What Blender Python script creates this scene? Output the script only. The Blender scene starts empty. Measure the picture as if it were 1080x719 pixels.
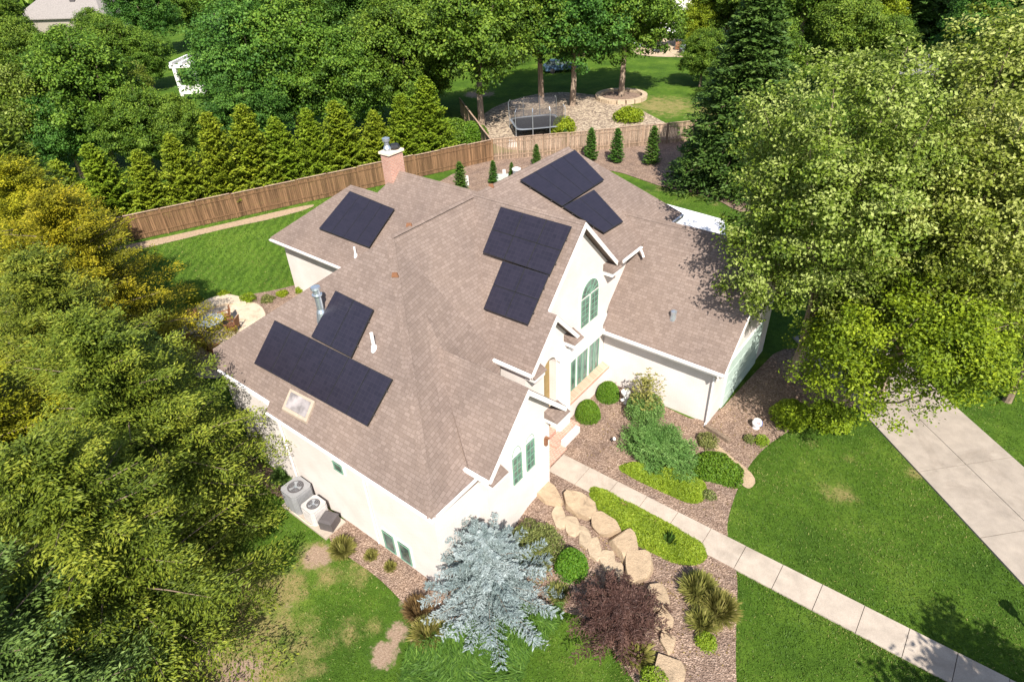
import bpy, bmesh, math, random
import numpy as np
from mathutils import Vector, Matrix
R_ = math.radians
# ------------------------------------------------------------------ camera
F_PX, PITCH, YAW, ROLL, CAM_H = 665.84, 0.60927, 2.25892, -0.04974, 18.0
cp, sp = math.cos(PITCH), math.sin(PITCH)
fw = np.array([math.cos(YAW)*cp, math.sin(YAW)*cp, -sp])
rt0 = np.array([math.sin(YAW), -math.cos(YAW), 0.0]); up0 = np.cross(rt0, fw)
cr, sr = math.cos(ROLL), math.sin(ROLL)
rt = cr*rt0 + sr*up0; up = -sr*rt0 + cr*up0
scene = bpy.context.scene
cam_d = bpy.data.cameras.new('camera'); cam = bpy.data.objects.new('camera', cam_d)
scene.collection.objects.link(cam); scene.camera = cam
M4 = Matrix(((rt[0], up[0], -fw[0], 0), (rt[1], up[1], -fw[1], 0), (rt[2], up[2], -fw[2], CAM_H), (0, 0, 0, 1)))
cam.matrix_world = M4
cam_d.sensor_width = 36.0; cam_d.lens = 36.0*F_PX/1080.0
cam_d.clip_start = 0.3; cam_d.clip_end = 3000
# ------------------------------------------------------------------ light
SUN_AZ, SUN_EL = R_(-43.0), R_(46.0)     # direction towards the sun, angle from +x
world = bpy.data.worlds.new("World"); scene.world = world; world.use_nodes = True
wn = world.node_tree.nodes; wl = world.node_tree.links
sky = wn.new('ShaderNodeTexSky'); sky.sky_type = 'NISHITA'; sky.sun_disc = False
sky.sun_elevation = SUN_EL; sky.sun_rotation = math.pi/2 - SUN_AZ
sky.air_density = 1.0; sky.dust_density = 1.2; sky.ozone_density = 1.0
bg = wn['Background']; bg.inputs['Strength'].default_value = 0.10
wl.new(sky.outputs[0], bg.inputs['Color'])
sun_d = bpy.data.lights.new('sun', 'SUN'); sun_d.energy = 4.9; sun_d.angle = R_(0.5); sun_d.color = (1.0, 0.945, 0.85)
sun = bpy.data.objects.new('sun', sun_d); scene.collection.objects.link(sun)
sd = Vector((math.cos(SUN_AZ)*math.cos(SUN_EL), math.sin(SUN_AZ)*math.cos(SUN_EL), math.sin(SUN_EL)))
sun.rotation_euler = sd.to_track_quat('Z', 'Y').to_euler()
sun.location = (20, -20, 60)
scene.view_settings.view_transform = 'Standard'; scene.view_settings.look = 'None'
scene.view_settings.exposure = 0.90; scene.view_settings.gamma = 1.0
scene.render.engine = 'CYCLES'
scene.cycles.max_bounces = 6; scene.cycles.diffuse_bounces = 3; scene.cycles.transparent_max_bounces = 12
# ------------------------------------------------------------------ terrain height and pixel-to-place helper
LOW = -0.86
def sst(t): t = np.clip(t, 0, 1); return t*t*(3-2*t)
SLX = np.array([-60, -10, -9.1, -7.6, -6.5, -5.4, -4.3, -3.5, -2.8, -1.8, 0.5, 6, 30])
SLY = np.array([13.1, 13.1, 13.1, 12.8, 12.55, 12.25, 11.6, 10.7, 9.8, 8.4, 5.5, 1.0, -6])
def hT(x, y):
    x = np.asarray(x, float); y = np.asarray(y, float)
    s = y - np.interp(x, SLX, SLY)
    w = sst((s + 3.4)/2.6)*sst((x + 21)/7.0)
    return LOW*(1-w)
CAM = np.array([0, 0, CAM_H])
def ray(px, py):
    return rt*(px-540)/F_PX + up*(360.0-py)/F_PX + fw
def Gz(px, py, z):
    d = ray(px, py); t = (z-CAM_H)/d[2]; return CAM + t*d
def G(px, py):                       # the point of the terrain seen at a pixel of the survey photo
    z = 0.0
    for _ in range(12):
        p = Gz(px, py, z); z = float(hT(p[0], p[1]))
    return np.array([p[0], p[1], z])
def OnPlane(px, py, p, n):
    d = ray(px, py); n = np.array(n, float); t = np.dot(np.array(p)-CAM, n)/np.dot(d, n); return CAM + t*d
# ------------------------------------------------------------------ objects, names
col = scene.collection
def tag(o, label=None, cat=None, group=None, kind=None):
    if label: o['label'] = label
    if cat: o['category'] = cat
    if group: o['group'] = group
    if kind: o['kind'] = kind
    return o
def empty(name, loc=(0, 0, 0), rz=0.0, label=None, cat=None, group=None, scale=1.0):
    o = bpy.data.objects.new(name, None); col.objects.link(o)
    o.location = loc; o.rotation_euler = (0, 0, rz); o.scale = (scale,)*3
    o.empty_display_size = 0.3
    return tag(o, label, cat, group)
def kids(o): return [c for c in bpy.data.objects if c.parent == o]
def copy_tree(o, tree=None, parent=None):
    if tree is None:
        tree = {}
        for c in bpy.data.objects:
            if c.parent: tree.setdefault(c.parent.name, []).append(c)
    c = o.copy(); col.objects.link(c); c.parent = parent
    for ch in tree.get(o.name, []): copy_tree(ch, tree, c)
    return c
# ------------------------------------------------------------------ materials
MATS = {}
def _n(nt, t, **k):
    n = nt.nodes.new(t)
    for a, v in k.items():
        if a.startswith('_'): setattr(n, a[1:], v)
        else: n.inputs[a].default_value = v
    return n
def newmat(name):
    m = bpy.data.materials.new(name); m.use_nodes = True; nt = m.node_tree
    b = nt.nodes['Principled BSDF']; MATS[name] = m
    return m, nt, b
def c4(c): return (c[0], c[1], c[2], 1.0)
def ramp(nt, stops):
    r = nt.nodes.new('ShaderNodeValToRGB'); e = r.color_ramp.elements
    while len(e) < len(stops): e.new(0.5)
    for i, (p, c) in enumerate(stops):
        e[i].position = p; e[i].color = c4(c) if len(c) == 3 else c
    return r
def mix(nt, a, b, fac, mode='MIX'):
    m = nt.nodes.new('ShaderNodeMix'); m.data_type = 'RGBA'; m.blend_type = mode
    L = nt.links
    for s, v in ((0, fac), (6, a), (7, b)):
        if hasattr(v, 'is_output'): L.new(v, m.inputs[s])
        elif s == 0: m.inputs[0].default_value = v
        else: m.inputs[s].default_value = c4(v)
    return m.outputs[2]
def noise(nt, scale, detail=4, rough=0.55, vec=None, dist=0.0):
    n = nt.nodes.new('ShaderNodeTexNoise'); n.inputs['Scale'].default_value = scale
    n.inputs['Detail'].default_value = detail; n.inputs['Roughness'].default_value = rough
    n.inputs['Distortion'].default_value = dist
    if vec is not None: nt.links.new(vec, n.inputs['Vector'])
    return n
def wpos(nt):
    g = nt.nodes.new('ShaderNodeNewGeometry'); return g.outputs['Position']
def tco(nt, k='Object'):
    t = nt.nodes.new('ShaderNodeTexCoord'); return t.outputs[k]
def bump(nt, b, h, strength=0.3, dist=0.02):
    n = nt.nodes.new('ShaderNodeBump'); n.inputs['Strength'].default_value = strength; n.inputs['Distance'].default_value = dist
    nt.links.new(h, n.inputs['Height']); nt.links.new(n.outputs[0], b.inputs['Normal'])
def simple(name, c, rough=0.6, metal=0.0, var=0.12, scale=6.0, spec=0.4, bmp=0.0):
    m, nt, b = newmat(name); n = noise(nt, scale, 5, 0.6, tco(nt))
    lo = tuple(v*(1-var) for v in c); hi = tuple(min(1, v*(1+var)) for v in c)
    r = ramp(nt, [(0.3, lo), (0.7, hi)]); nt.links.new(n.outputs[0], r.inputs[0]); nt.links.new(r.outputs[0], b.inputs['Base Color'])
    b.inputs['Roughness'].default_value = rough; b.inputs['Metallic'].default_value = metal
    b.inputs['Specular IOR Level'].default_value = spec
    if bmp: bump(nt, b, n.outputs[0], bmp, 0.02)
    return m
def leafmat(name, dark, mid, light, transl=0.25, rough=0.55, spec=0.25):
    m, nt, b = newmat(name)
    a = nt.nodes.new('ShaderNodeAttribute'); a.attribute_name = 'tint'
    oi = nt.nodes.new('ShaderNodeObjectInfo')
    r = ramp(nt, [(0.0, dark), (0.5, mid), (1.0, light)])
    nt.links.new(a.outputs['Fac'], r.inputs[0])
    hs = nt.nodes.new('ShaderNodeHueSaturation')
    mr = nt.nodes.new('ShaderNodeMapRange'); mr.inputs['To Min'].default_value = 0.488; mr.inputs['To Max'].default_value = 0.512
    nt.links.new(oi.outputs['Random'], mr.inputs['Value']); nt.links.new(mr.outputs[0], hs.inputs['Hue'])
    nt.links.new(r.outputs[0], hs.inputs['Color'])
    b.inputs['Roughness'].default_value = rough; b.inputs['Specular IOR Level'].default_value = spec
    nt.links.new(hs.outputs[0], b.inputs['Base Color'])
    t = nt.nodes.new('ShaderNodeBsdfTranslucent'); nt.links.new(hs.outputs[0], t.inputs[0])
    ms = nt.nodes.new('ShaderNodeMixShader'); ms.inputs[0].default_value = transl
    nt.links.new(b.outputs[0], ms.inputs[1]); nt.links.new(t.outputs[0], ms.inputs[2])
    nt.links.new(ms.outputs[0], nt.nodes['Material Output'].inputs['Surface'])
    return m
# --- shingles
def mk_shingle():
    m, nt, b = newmat('shingle'); L = nt.links
    uv = tco(nt, 'UV')
    nz = noise(nt, 0.9, 2, 0.5, uv)
    sh = nt.nodes.new('ShaderNodeVectorMath'); sh.operation = 'SCALE'; L.new(nz.outputs['Color'], sh.inputs[0]); sh.inputs['Scale'].default_value = 0.03
    ad = nt.nodes.new('ShaderNodeVectorMath'); ad.operation = 'ADD'; L.new(uv, ad.inputs[0]); L.new(sh.outputs[0], ad.inputs[1])
    br = nt.nodes.new('ShaderNodeTexBrick'); L.new(ad.outputs[0], br.inputs['Vector'])
    br.inputs['Scale'].default_value = 1.0; br.inputs['Brick Width'].default_value = 0.23; br.inputs['Row Height'].default_value = 0.125
    br.inputs['Mortar Size'].default_value = 0.012; br.inputs['Mortar Smooth'].default_value = 0.8; br.inputs['Bias'].default_value = 0.0
    br.offset = 0.47; br.offset_frequency = 2; br.squash = 0.72; br.squash_frequency = 3
    br.inputs['Color1'].default_value = c4((0.175, 0.134, 0.114)); br.inputs['Color2'].default_value = c4((0.225, 0.176, 0.152)); br.inputs['Mortar'].default_value = c4((0.138, 0.104, 0.086))
    n2 = noise(nt, 0.35, 5, 0.6, tco(nt)); r2 = ramp(nt, [(0.3, (0.85, 0.84, 0.85)), (0.7, (1.12, 1.10, 1.08))]); L.new(n2.outputs[0], r2.inputs[0])
    n3 = noise(nt, 26, 3, 0.7, tco(nt)); r3 = ramp(nt, [(0.25, (0.8, 0.8, 0.82)), (0.75, (1.2, 1.18, 1.15))]); L.new(n3.outputs[0], r3.inputs[0])
    c = mix(nt, br.outputs['Color'], r2.outputs[0], 1.0, 'MULTIPLY'); c = mix(nt, c, r3.outputs[0], 0.8, 'MULTIPLY')
    L.new(c, b.inputs['Base Color']); b.inputs['Roughness'].default_value = 0.9; b.inputs['Specular IOR Level'].default_value = 0.2
    bump(nt, b, br.outputs['Color'], 0.4, 0.015)
    return m
def mk_brick(name, c1, c2, mortar, w=0.21, h=0.075, ms=0.01, bmp=0.3, rough=0.8):
    m, nt, b = newmat(name); L = nt.links
    br = nt.nodes.new('ShaderNodeTexBrick'); L.new(tco(nt, 'UV'), br.inputs['Vector'])
    br.inputs['Scale'].default_value = 1.0; br.inputs['Brick Width'].default_value = w; br.inputs['Row Height'].default_value = h
    br.inputs['Mortar Size'].default_value = ms; br.inputs['Mortar Smooth'].default_value = 0.4
    br.inputs['Color1'].default_value = c4(c1); br.inputs['Color2'].default_value = c4(c2); br.inputs['Mortar'].default_value = c4(mortar)
    n2 = noise(nt, 0.7, 5, 0.6, tco(nt)); r2 = ramp(nt, [(0.3, (0.86, 0.84, 0.81)), (0.7, (1.02, 1.01, 1.0))]); L.new(n2.outputs[0], r2.inputs[0])
    c = mix(nt, br.outputs['Color'], r2.outputs[0], 1.0, 'MULTIPLY'); L.new(c, b.inputs['Base Color'])
    b.inputs['Roughness'].default_value = rough; bump(nt, b, br.outputs['Color'], bmp, 0.008)
    return m
def mk_panel():
    m, nt, b = newmat('solar_glass'); L = nt.links
    br = nt.nodes.new('ShaderNodeTexBrick'); L.new(tco(nt, 'UV'), br.inputs['Vector']); br.offset = 0.0
    br.inputs['Scale'].default_value = 1.0; br.inputs['Brick Width'].default_value = 0.168; br.inputs['Row Height'].default_value = 0.168
    br.inputs['Mortar Size'].default_value = 0.004; br.inputs['Mortar Smooth'].default_value = 0.3
    br.inputs['Color1'].default_value = c4((0.016, 0.0135, 0.022)); br.inputs['Color2'].default_value = c4((0.021, 0.0175, 0.028)); br.inputs['Mortar'].default_value = c4((0.036, 0.032, 0.042))
    L.new(br.outputs['Color'], b.inputs['Base Color'])
    b.inputs['Roughness'].default_value = 0.32; b.inputs['Specular IOR Level'].default_value = 0.55
    return m
def mk_ground():
    m, nt, b = newmat('lawn'); L = nt.links; P = wpos(nt)
    n1 = noise(nt, 0.35, 5, 0.6, P); n2 = noise(nt, 3.0, 6, 0.7, P); n3 = noise(nt, 22, 6, 0.8, P)
    r1 = ramp(nt, [(0.32, (0.038, 0.083, 0.008)), (0.52, (0.064, 0.125, 0.011)), (0.70, (0.105, 0.168, 0.020))]); L.new(n1.outputs[0], r1.inputs[0])
    r2 = ramp(nt, [(0.3, (0.62, 0.68, 0.62)), (0.7, (1.42, 1.34, 1.4))]); L.new(n2.outputs[0], r2.inputs[0])
    r3 = ramp(nt, [(0.30, (0.50, 0.55, 0.5)), (0.68, (1.5, 1.45, 1.5))]); L.new(n3.outputs[0], r3.inputs[0])
    g = mix(nt, r1.outputs[0], r2.outputs[0], 0.75, 'MULTIPLY'); g = mix(nt, g, r3.outputs[0], 0.8, 'MULTIPLY')
    def att(nm):
        a = nt.nodes.new('ShaderNodeAttribute'); a.attribute_name = nm; return a.outputs['Fac']
    def mask(src, sc, amp, lo, hi):
        n = noise(nt, sc, 6, 0.75, P)
        a = nt.nodes.new('ShaderNodeMath'); a.operation = 'MULTIPLY_ADD'; L.new(n.outputs[0], a.inputs[0]); a.inputs[1].default_value = amp; L.new(src, a.inputs[2])
        mr = nt.nodes.new('ShaderNodeMapRange'); mr.interpolation_type = 'SMOOTHSTEP'; L.new(a.outputs[0], mr.inputs['Value'])
        mr.inputs['From Min'].default_value = lo + amp*0.5; mr.inputs['From Max'].default_value = hi + amp*0.5
        return mr.outputs[0]
    # mowing lines of the back lawn
    mp = nt.nodes.new('ShaderNodeMapping'); L.new(P, mp.inputs['Vector']); mp.inputs['Rotation'].default_value = (0, 0, R_(-38))
    wv = nt.nodes.new('ShaderNodeTexWave'); L.new(mp.outputs[0], wv.inputs['Vector']); wv.inputs['Scale'].default_value = 0.55; wv.inputs['Distortion'].default_value = 5.5; wv.inputs['Detail'].default_value = 3; wv.inputs['Detail Scale'].default_value = 1.5
    ms = nt.nodes.new('ShaderNodeMath'); ms.operation = 'MULTIPLY'; L.new(wv.outputs['Fac'], ms.inputs[0]); L.new(att('mow'), ms.inputs[1])
    g = mix(nt, g, (0.16, 0.27, 0.030), ms.outputs[0])
    # thin, yellowed grass
    nd = noise(nt, 9, 5, 0.75, P); rd = ramp(nt, [(0.3, (0.12, 0.15, 0.035)), (0.5, (0.24, 0.20, 0.075)), (0.72, (0.34, 0.27, 0.13))]); L.new(nd.outputs[0], rd.inputs[0])
    g = mix(nt, g, rd.outputs[0], mask(att('dry'), 1.3, 2.2, 0.35, 1.0))
    ns = noise(nt, 14, 6, 0.75, P); rs = ramp(nt, [(0.3, (0.22, 0.145, 0.095)), (0.7, (0.42, 0.31, 0.23))]); L.new(ns.outputs[0], rs.inputs[0])
    g = mix(nt, g, rs.outputs[0], mask(att('dirt'), 1.8, 1.8, 0.48, 0.85))
    L.new(g, b.inputs['Base Color']); b.inputs['Roughness'].default_value = 0.85; b.inputs['Specular IOR Level'].default_value = 0.15
    bump(nt, b, n3.outputs[0], 0.9, 0.06)
    return m
def mk_mulch():
    m, nt, b = newmat('mulch'); L = nt.links; P = wpos(nt)
    v = nt.nodes.new('ShaderNodeTexVoronoi'); L.new(P, v.inputs['Vector']); v.inputs['Scale'].default_value = 24
    r = ramp(nt, [(0.0, (0.15, 0.104, 0.078)), (0.45, (0.225, 0.162, 0.124)), (0.8, (0.295, 0.218, 0.170)), (1.0, (0.39, 0.30, 0.24))])
    sep = nt.nodes.new('ShaderNodeSeparateColor'); L.new(v.outputs['Color'], sep.inputs[0]); L.new(sep.outputs[0], r.inputs[0])
    n = noise(nt, 1.3, 5, 0.65, P); r2 = ramp(nt, [(0.3, (0.75, 0.72, 0.74)), (0.7, (1.25, 1.2, 1.15))]); L.new(n.outputs[0], r2.inputs[0])
    L.new(mix(nt, r.outputs[0], r2.outputs[0], 1.0, 'MULTIPLY'), b.inputs['Base Color']); b.inputs['Roughness'].default_value = 0.95
    b.inputs['Specular IOR Level'].default_value = 0.1
    bump(nt, b, v.outputs['Distance'], 0.8, 0.05)
    return m
def mk_concrete(name, c, sc=2.0):
    m, nt, b = newmat(name); L = nt.links; P = wpos(nt)
    n = noise(nt, sc, 6, 0.65, P); r = ramp(nt, [(0.3, tuple(v*0.82 for v in c)), (0.7, tuple(v*1.1 for v in c))]); L.new(n.outputs[0], r.inputs[0])
    n3 = noise(nt, 40, 4, 0.7, P); r3 = ramp(nt, [(0.3, (0.85,)*3), (0.7, (1.12,)*3)]); L.new(n3.outputs[0], r3.inputs[0])
    nb_ = noise(nt, .45, 7, .7, P, .8); r4 = ramp(nt, [(0.30, (0.74, 0.72, 0.70)), (0.5, (1, 1, 1)), (0.8, (1.06, 1.05, 1.03))]); L.new(nb_.outputs[0], r4.inputs[0])
    L.new(mix(nt, mix(nt, r.outputs[0], r3.outputs[0], 1.0, 'MULTIPLY'), r4.outputs[0], 1.0, 'MULTIPLY'), b.inputs['Base Color']); b.inputs['Roughness'].default_value = 0.85
    bump(nt, b, n3.outputs[0], 0.2, 0.01); return m
def mk_gravel():
    m, nt, b = newmat('gravel'); L = nt.links; P = wpos(nt)
    v = nt.nodes.new('ShaderNodeTexVoronoi'); L.new(P, v.inputs['Vector']); v.inputs['Scale'].default_value = 5.5
    r = ramp(nt, [(0.0, (0.14, 0.10, 0.075)), (0.5, (0.32, 0.245, 0.175)), (1.0, (0.50, 0.40, 0.29))])
    sep = nt.nodes.new('ShaderNodeSeparateColor'); L.new(v.outputs['Color'], sep.inputs[0]); L.new(sep.outputs[0], r.inputs[0])
    L.new(r.outputs[0], b.inputs['Base Color']); b.inputs['Roughness'].default_value = 0.9; bump(nt, b, v.outputs['Distance'], 0.8, 0.15); return m
def mk_wood(name, c, stretch=(9, 9, 0.6)):
    m, nt, b = newmat(name); L = nt.links
    mp = nt.nodes.new('ShaderNodeMapping'); L.new(wpos(nt), mp.inputs['Vector']); mp.inputs['Scale'].default_value = stretch
    n = noise(nt, 1.0, 6, 0.7, mp.outputs[0])
    a = nt.nodes.new('ShaderNodeAttribute'); a.attribute_name = 'tint'
    r = ramp(nt, [(0.32, tuple(v*0.55 for v in c)), (0.68, tuple(v*1.35 for v in c))]); L.new(n.outputs[0], r.inputs[0])
    r2 = ramp(nt, [(0.0, (0.68, 0.66, 0.62)), (1.0, (1.35, 1.3, 1.25))]); L.new(a.outputs['Fac'], r2.inputs[0])
    L.new(mix(nt, r.outputs[0], r2.outputs[0], 1.0, 'MULTIPLY'), b.inputs['Base Color']); b.inputs['Roughness'].default_value = 0.85; b.inputs['Specular IOR Level'].default_value = 0.2
    return m
M_SH = mk_shingle(); M_PANEL = mk_panel(); M_LAWN = mk_ground(); M_MULCH = mk_mulch(); M_GRAVEL = mk_gravel()
M_WALL = mk_brick('white_painted_brick', (0.69, 0.635, 0.615), (0.72, 0.67, 0.65), (0.64, 0.58, 0.56))
M_TRIM = simple('white_trim', (0.74, 0.70, 0.68), 0.5, 0, 0.04, 3)
M_RED = mk_brick('red_brick', (0.42, 0.20, 0.15), (0.52, 0.27, 0.20), (0.50, 0.40, 0.34), 0.22, 0.08, 0.012)
M_SILL = mk_brick('sill_brick', (0.46, 0.23, 0.16), (0.55, 0.30, 0.22), (0.55, 0.42, 0.34), 0.09, 0.4, 0.012)
M_CONC = mk_concrete('concrete_walk', (0.41, 0.345, 0.285)); M_DRIVE = mk_concrete('concrete_drive', (0.335, 0.285, 0.24)); M_ASPH = mk_concrete('asphalt', (0.22, 0.21, 0.215), 1.0)
def mk_rock(name, c):
    m, nt, b = newmat(name); L = nt.links; P = wpos(nt)
    n = noise(nt, 2.4, 8, 0.72, P, .6); r = ramp(nt, [(0.28, tuple(v*0.45 for v in c)), (0.45, tuple(v*.85 for v in c)), (0.62, c), (0.78, tuple(v*1.25 for v in c))]); L.new(n.outputs[0], r.inputs[0])
    v = nt.nodes.new('ShaderNodeTexVoronoi'); v.feature = 'DISTANCE_TO_EDGE'; v.inputs['Scale'].default_value = 2.6; L.new(P, v.inputs['Vector'])
    r2 = ramp(nt, [(0.0, (0.45, 0.4, 0.36)), (0.06, (1, 1, 1))]); L.new(v.outputs[0], r2.inputs[0])
    L.new(r.outputs[0], b.inputs['Base Color']); b.inputs['Roughness'].default_value = .9
    n2 = noise(nt, 11, 8, 0.75, P); bump(nt, b, n2.outputs[0], 1.0, .06); return m
M_STONE = mk_rock('limestone', (0.47, 0.345, 0.225)); M_PATIO = mk_rock('pale_flagstone', (0.62, 0.50, 0.37)); M_FLAG = mk_rock('flagstone', (0.50, 0.385, 0.265))
M_FENCE = mk_wood('stained_boards', (0.165, 0.098, 0.054)); M_FENCE2 = mk_wood('weathered_boards', (0.29, 0.21, 0.155)); M_BARK = mk_wood('bark', (0.19, 0.145, 0.11), (6, 6, 1.5))
M_BARKP = mk_wood('pale_bark', (0.27, 0.21, 0.165), (6, 6, 1.5))
M_METAL = simple('galvanised_metal', (0.55, 0.60, 0.66), 0.35, 0.8, 0.1); M_GREY = simple('grey_housing', (0.30, 0.30, 0.31), 0.5, 0.2, 0.1); M_DGREY = simple('dark_housing', (0.085, 0.075, 0.078), 0.5, 0, 0.1)
M_BLACK = simple('black_plastic', (0.02, 0.02, 0.022), 0.5); M_TEAL = simple('green_window_frame', (0.15, 0.30, 0.215), 0.5, 0, 0.08)
M_BROWN = simple('brown_wicker', (0.20, 0.09, 0.045), 0.7, 0, 0.3, 40); M_CREAM = simple('cream_cap', (0.78, 0.66, 0.50), 0.7)
M_CLOTH = simple('white_cloth', (0.85, 0.84, 0.84), 0.8, 0, 0.05); M_ROOF2 = simple('grey_shingles', (0.24, 0.215, 0.20), 0.9, 0, 0.2, 5)
M_BLUE = simple('blue_car_paint', (0.10, 0.17, 0.26), 0.25, 0.3, 0.05); M_RUB = simple('rubber', (0.03, 0.03, 0.03), 0.8)
M_CUSH = simple('grey_blue_cushion', (0.28, 0.32, 0.38), 0.9, 0, 0.1, 20); M_TAN = simple('tan_door', (0.26, 0.18, 0.07), 0.5, 0, 0.15); M_DARK = simple('dark_recess', (0.07, 0.05, 0.035), 0.7)
def mk_glass(name, c, rough=0.08):
    m, nt, b = newmat(name); b.inputs['Base Color'].default_value = c4(c); b.inputs['Roughness'].default_value = rough; b.inputs['Specular IOR Level'].default_value = 0.8
    n = noise(nt, 2.5, 3, 0.5, tco(nt)); r = ramp(nt, [(0.35, tuple(v*0.6 for v in c)), (0.65, tuple(v*1.35 for v in c))]); nt.links.new(n.outputs[0], r.inputs[0]); nt.links.new(r.outputs[0], b.inputs['Base Color']); return m
M_GLASS = mk_glass('window_glass', (0.10, 0.13, 0.12)); M_GLASSG = mk_glass('curtained_glass', (0.11, 0.165, 0.14)); M_SKYL = mk_glass('skylight_glass', (0.30, 0.27, 0.27), 0.25)
def mk_net():
    m, nt, b = newmat('safety_net'); b.inputs['Base Color'].default_value = c4((0.05, 0.05, 0.06)); b.inputs['Alpha'].default_value = 0.42; return m
M_NET = mk_net()
# foliage
LF_DEC = leafmat('leaf_green', (0.030, 0.068, 0.006), (0.100, 0.178, 0.015), (0.215, 0.300, 0.032))
LF_MID = leafmat('leaf_bluish_green', (0.023, 0.070, 0.010), (0.070, 0.165, 0.020), (0.155, 0.275, 0.040))
LF_LIME = leafmat('leaf_lime', (0.075, 0.120, 0.004), (0.185, 0.255, 0.010), (0.330, 0.390, 0.022))
LF_SILV = leafmat('leaf_silvery', (0.050, 0.085, 0.007), (0.160, 0.215, 0.018), (0.420, 0.465, 0.140), 0.3)
LF_CON = leafmat('needle_green', (0.036, 0.064, 0.006), (0.128, 0.170, 0.015), (0.300, 0.315, 0.034), 0.15)
LF_YCON = leafmat('needle_golden', (0.070, 0.082, 0.004), (0.235, 0.235, 0.010), (0.500, 0.430, 0.020), 0.2)
LF_BCON = leafmat('needle_bluegreen', (0.030, 0.065, 0.012), (0.105, 0.170, 0.032), (0.23, 0.31, 0.085), 0.12)
LF_DCON = leafmat('needle_dark', (0.018, 0.052, 0.008), (0.052, 0.115, 0.018), (0.11, 0.185, 0.034), 0.12)
LF_SPR = leafmat('needle_silver_blue', (0.10, 0.14, 0.135), (0.235, 0.290, 0.290), (0.43, 0.48, 0.48), 0.1)
LF_PUR = leafmat('leaf_purple', (0.028, 0.012, 0.010), (0.085, 0.042, 0.034), (0.21, 0.12, 0.092), 0.15)
LF_JUN = leafmat('juniper_green', (0.040, 0.100, 0.016), (0.110, 0.210, 0.045), (0.23, 0.34, 0.10), 0.15)
LF_BOX = leafmat('boxwood_green', (0.030, 0.085, 0.006), (0.080, 0.170, 0.010), (0.17, 0.275, 0.022), 0.2)
LF_COV = leafmat('ground_cover_green', (0.095, 0.150, 0.012), (0.200, 0.290, 0.018), (0.36, 0.43, 0.045), 0.3)
LF_STRAW = leafmat('straw_green', (0.11, 0.12, 0.022), (0.25, 0.24, 0.060), (0.46, 0.40, 0.15), 0.25)
LF_OLIVE = leafmat('leaf_olive', (0.060, 0.085, 0.020), (0.135, 0.160, 0.040), (0.30, 0.30, 0.095), 0.2)
LF_ARB = leafmat('arborvitae_green', (0.066, 0.110, 0.007), (0.195, 0.265, 0.015), (0.370, 0.420, 0.034), 0.2)
LF_GRASS = leafmat('grass_blade', (0.040, 0.085, 0.008), (0.080, 0.150, 0.014), (0.33, 0.29, 0.10), 0.2)
LF_RUST = leafmat('leaf_rust', (0.10, 0.07, 0.03), (0.22, 0.15, 0.06), (0.34, 0.26, 0.10), 0.2)
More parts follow.
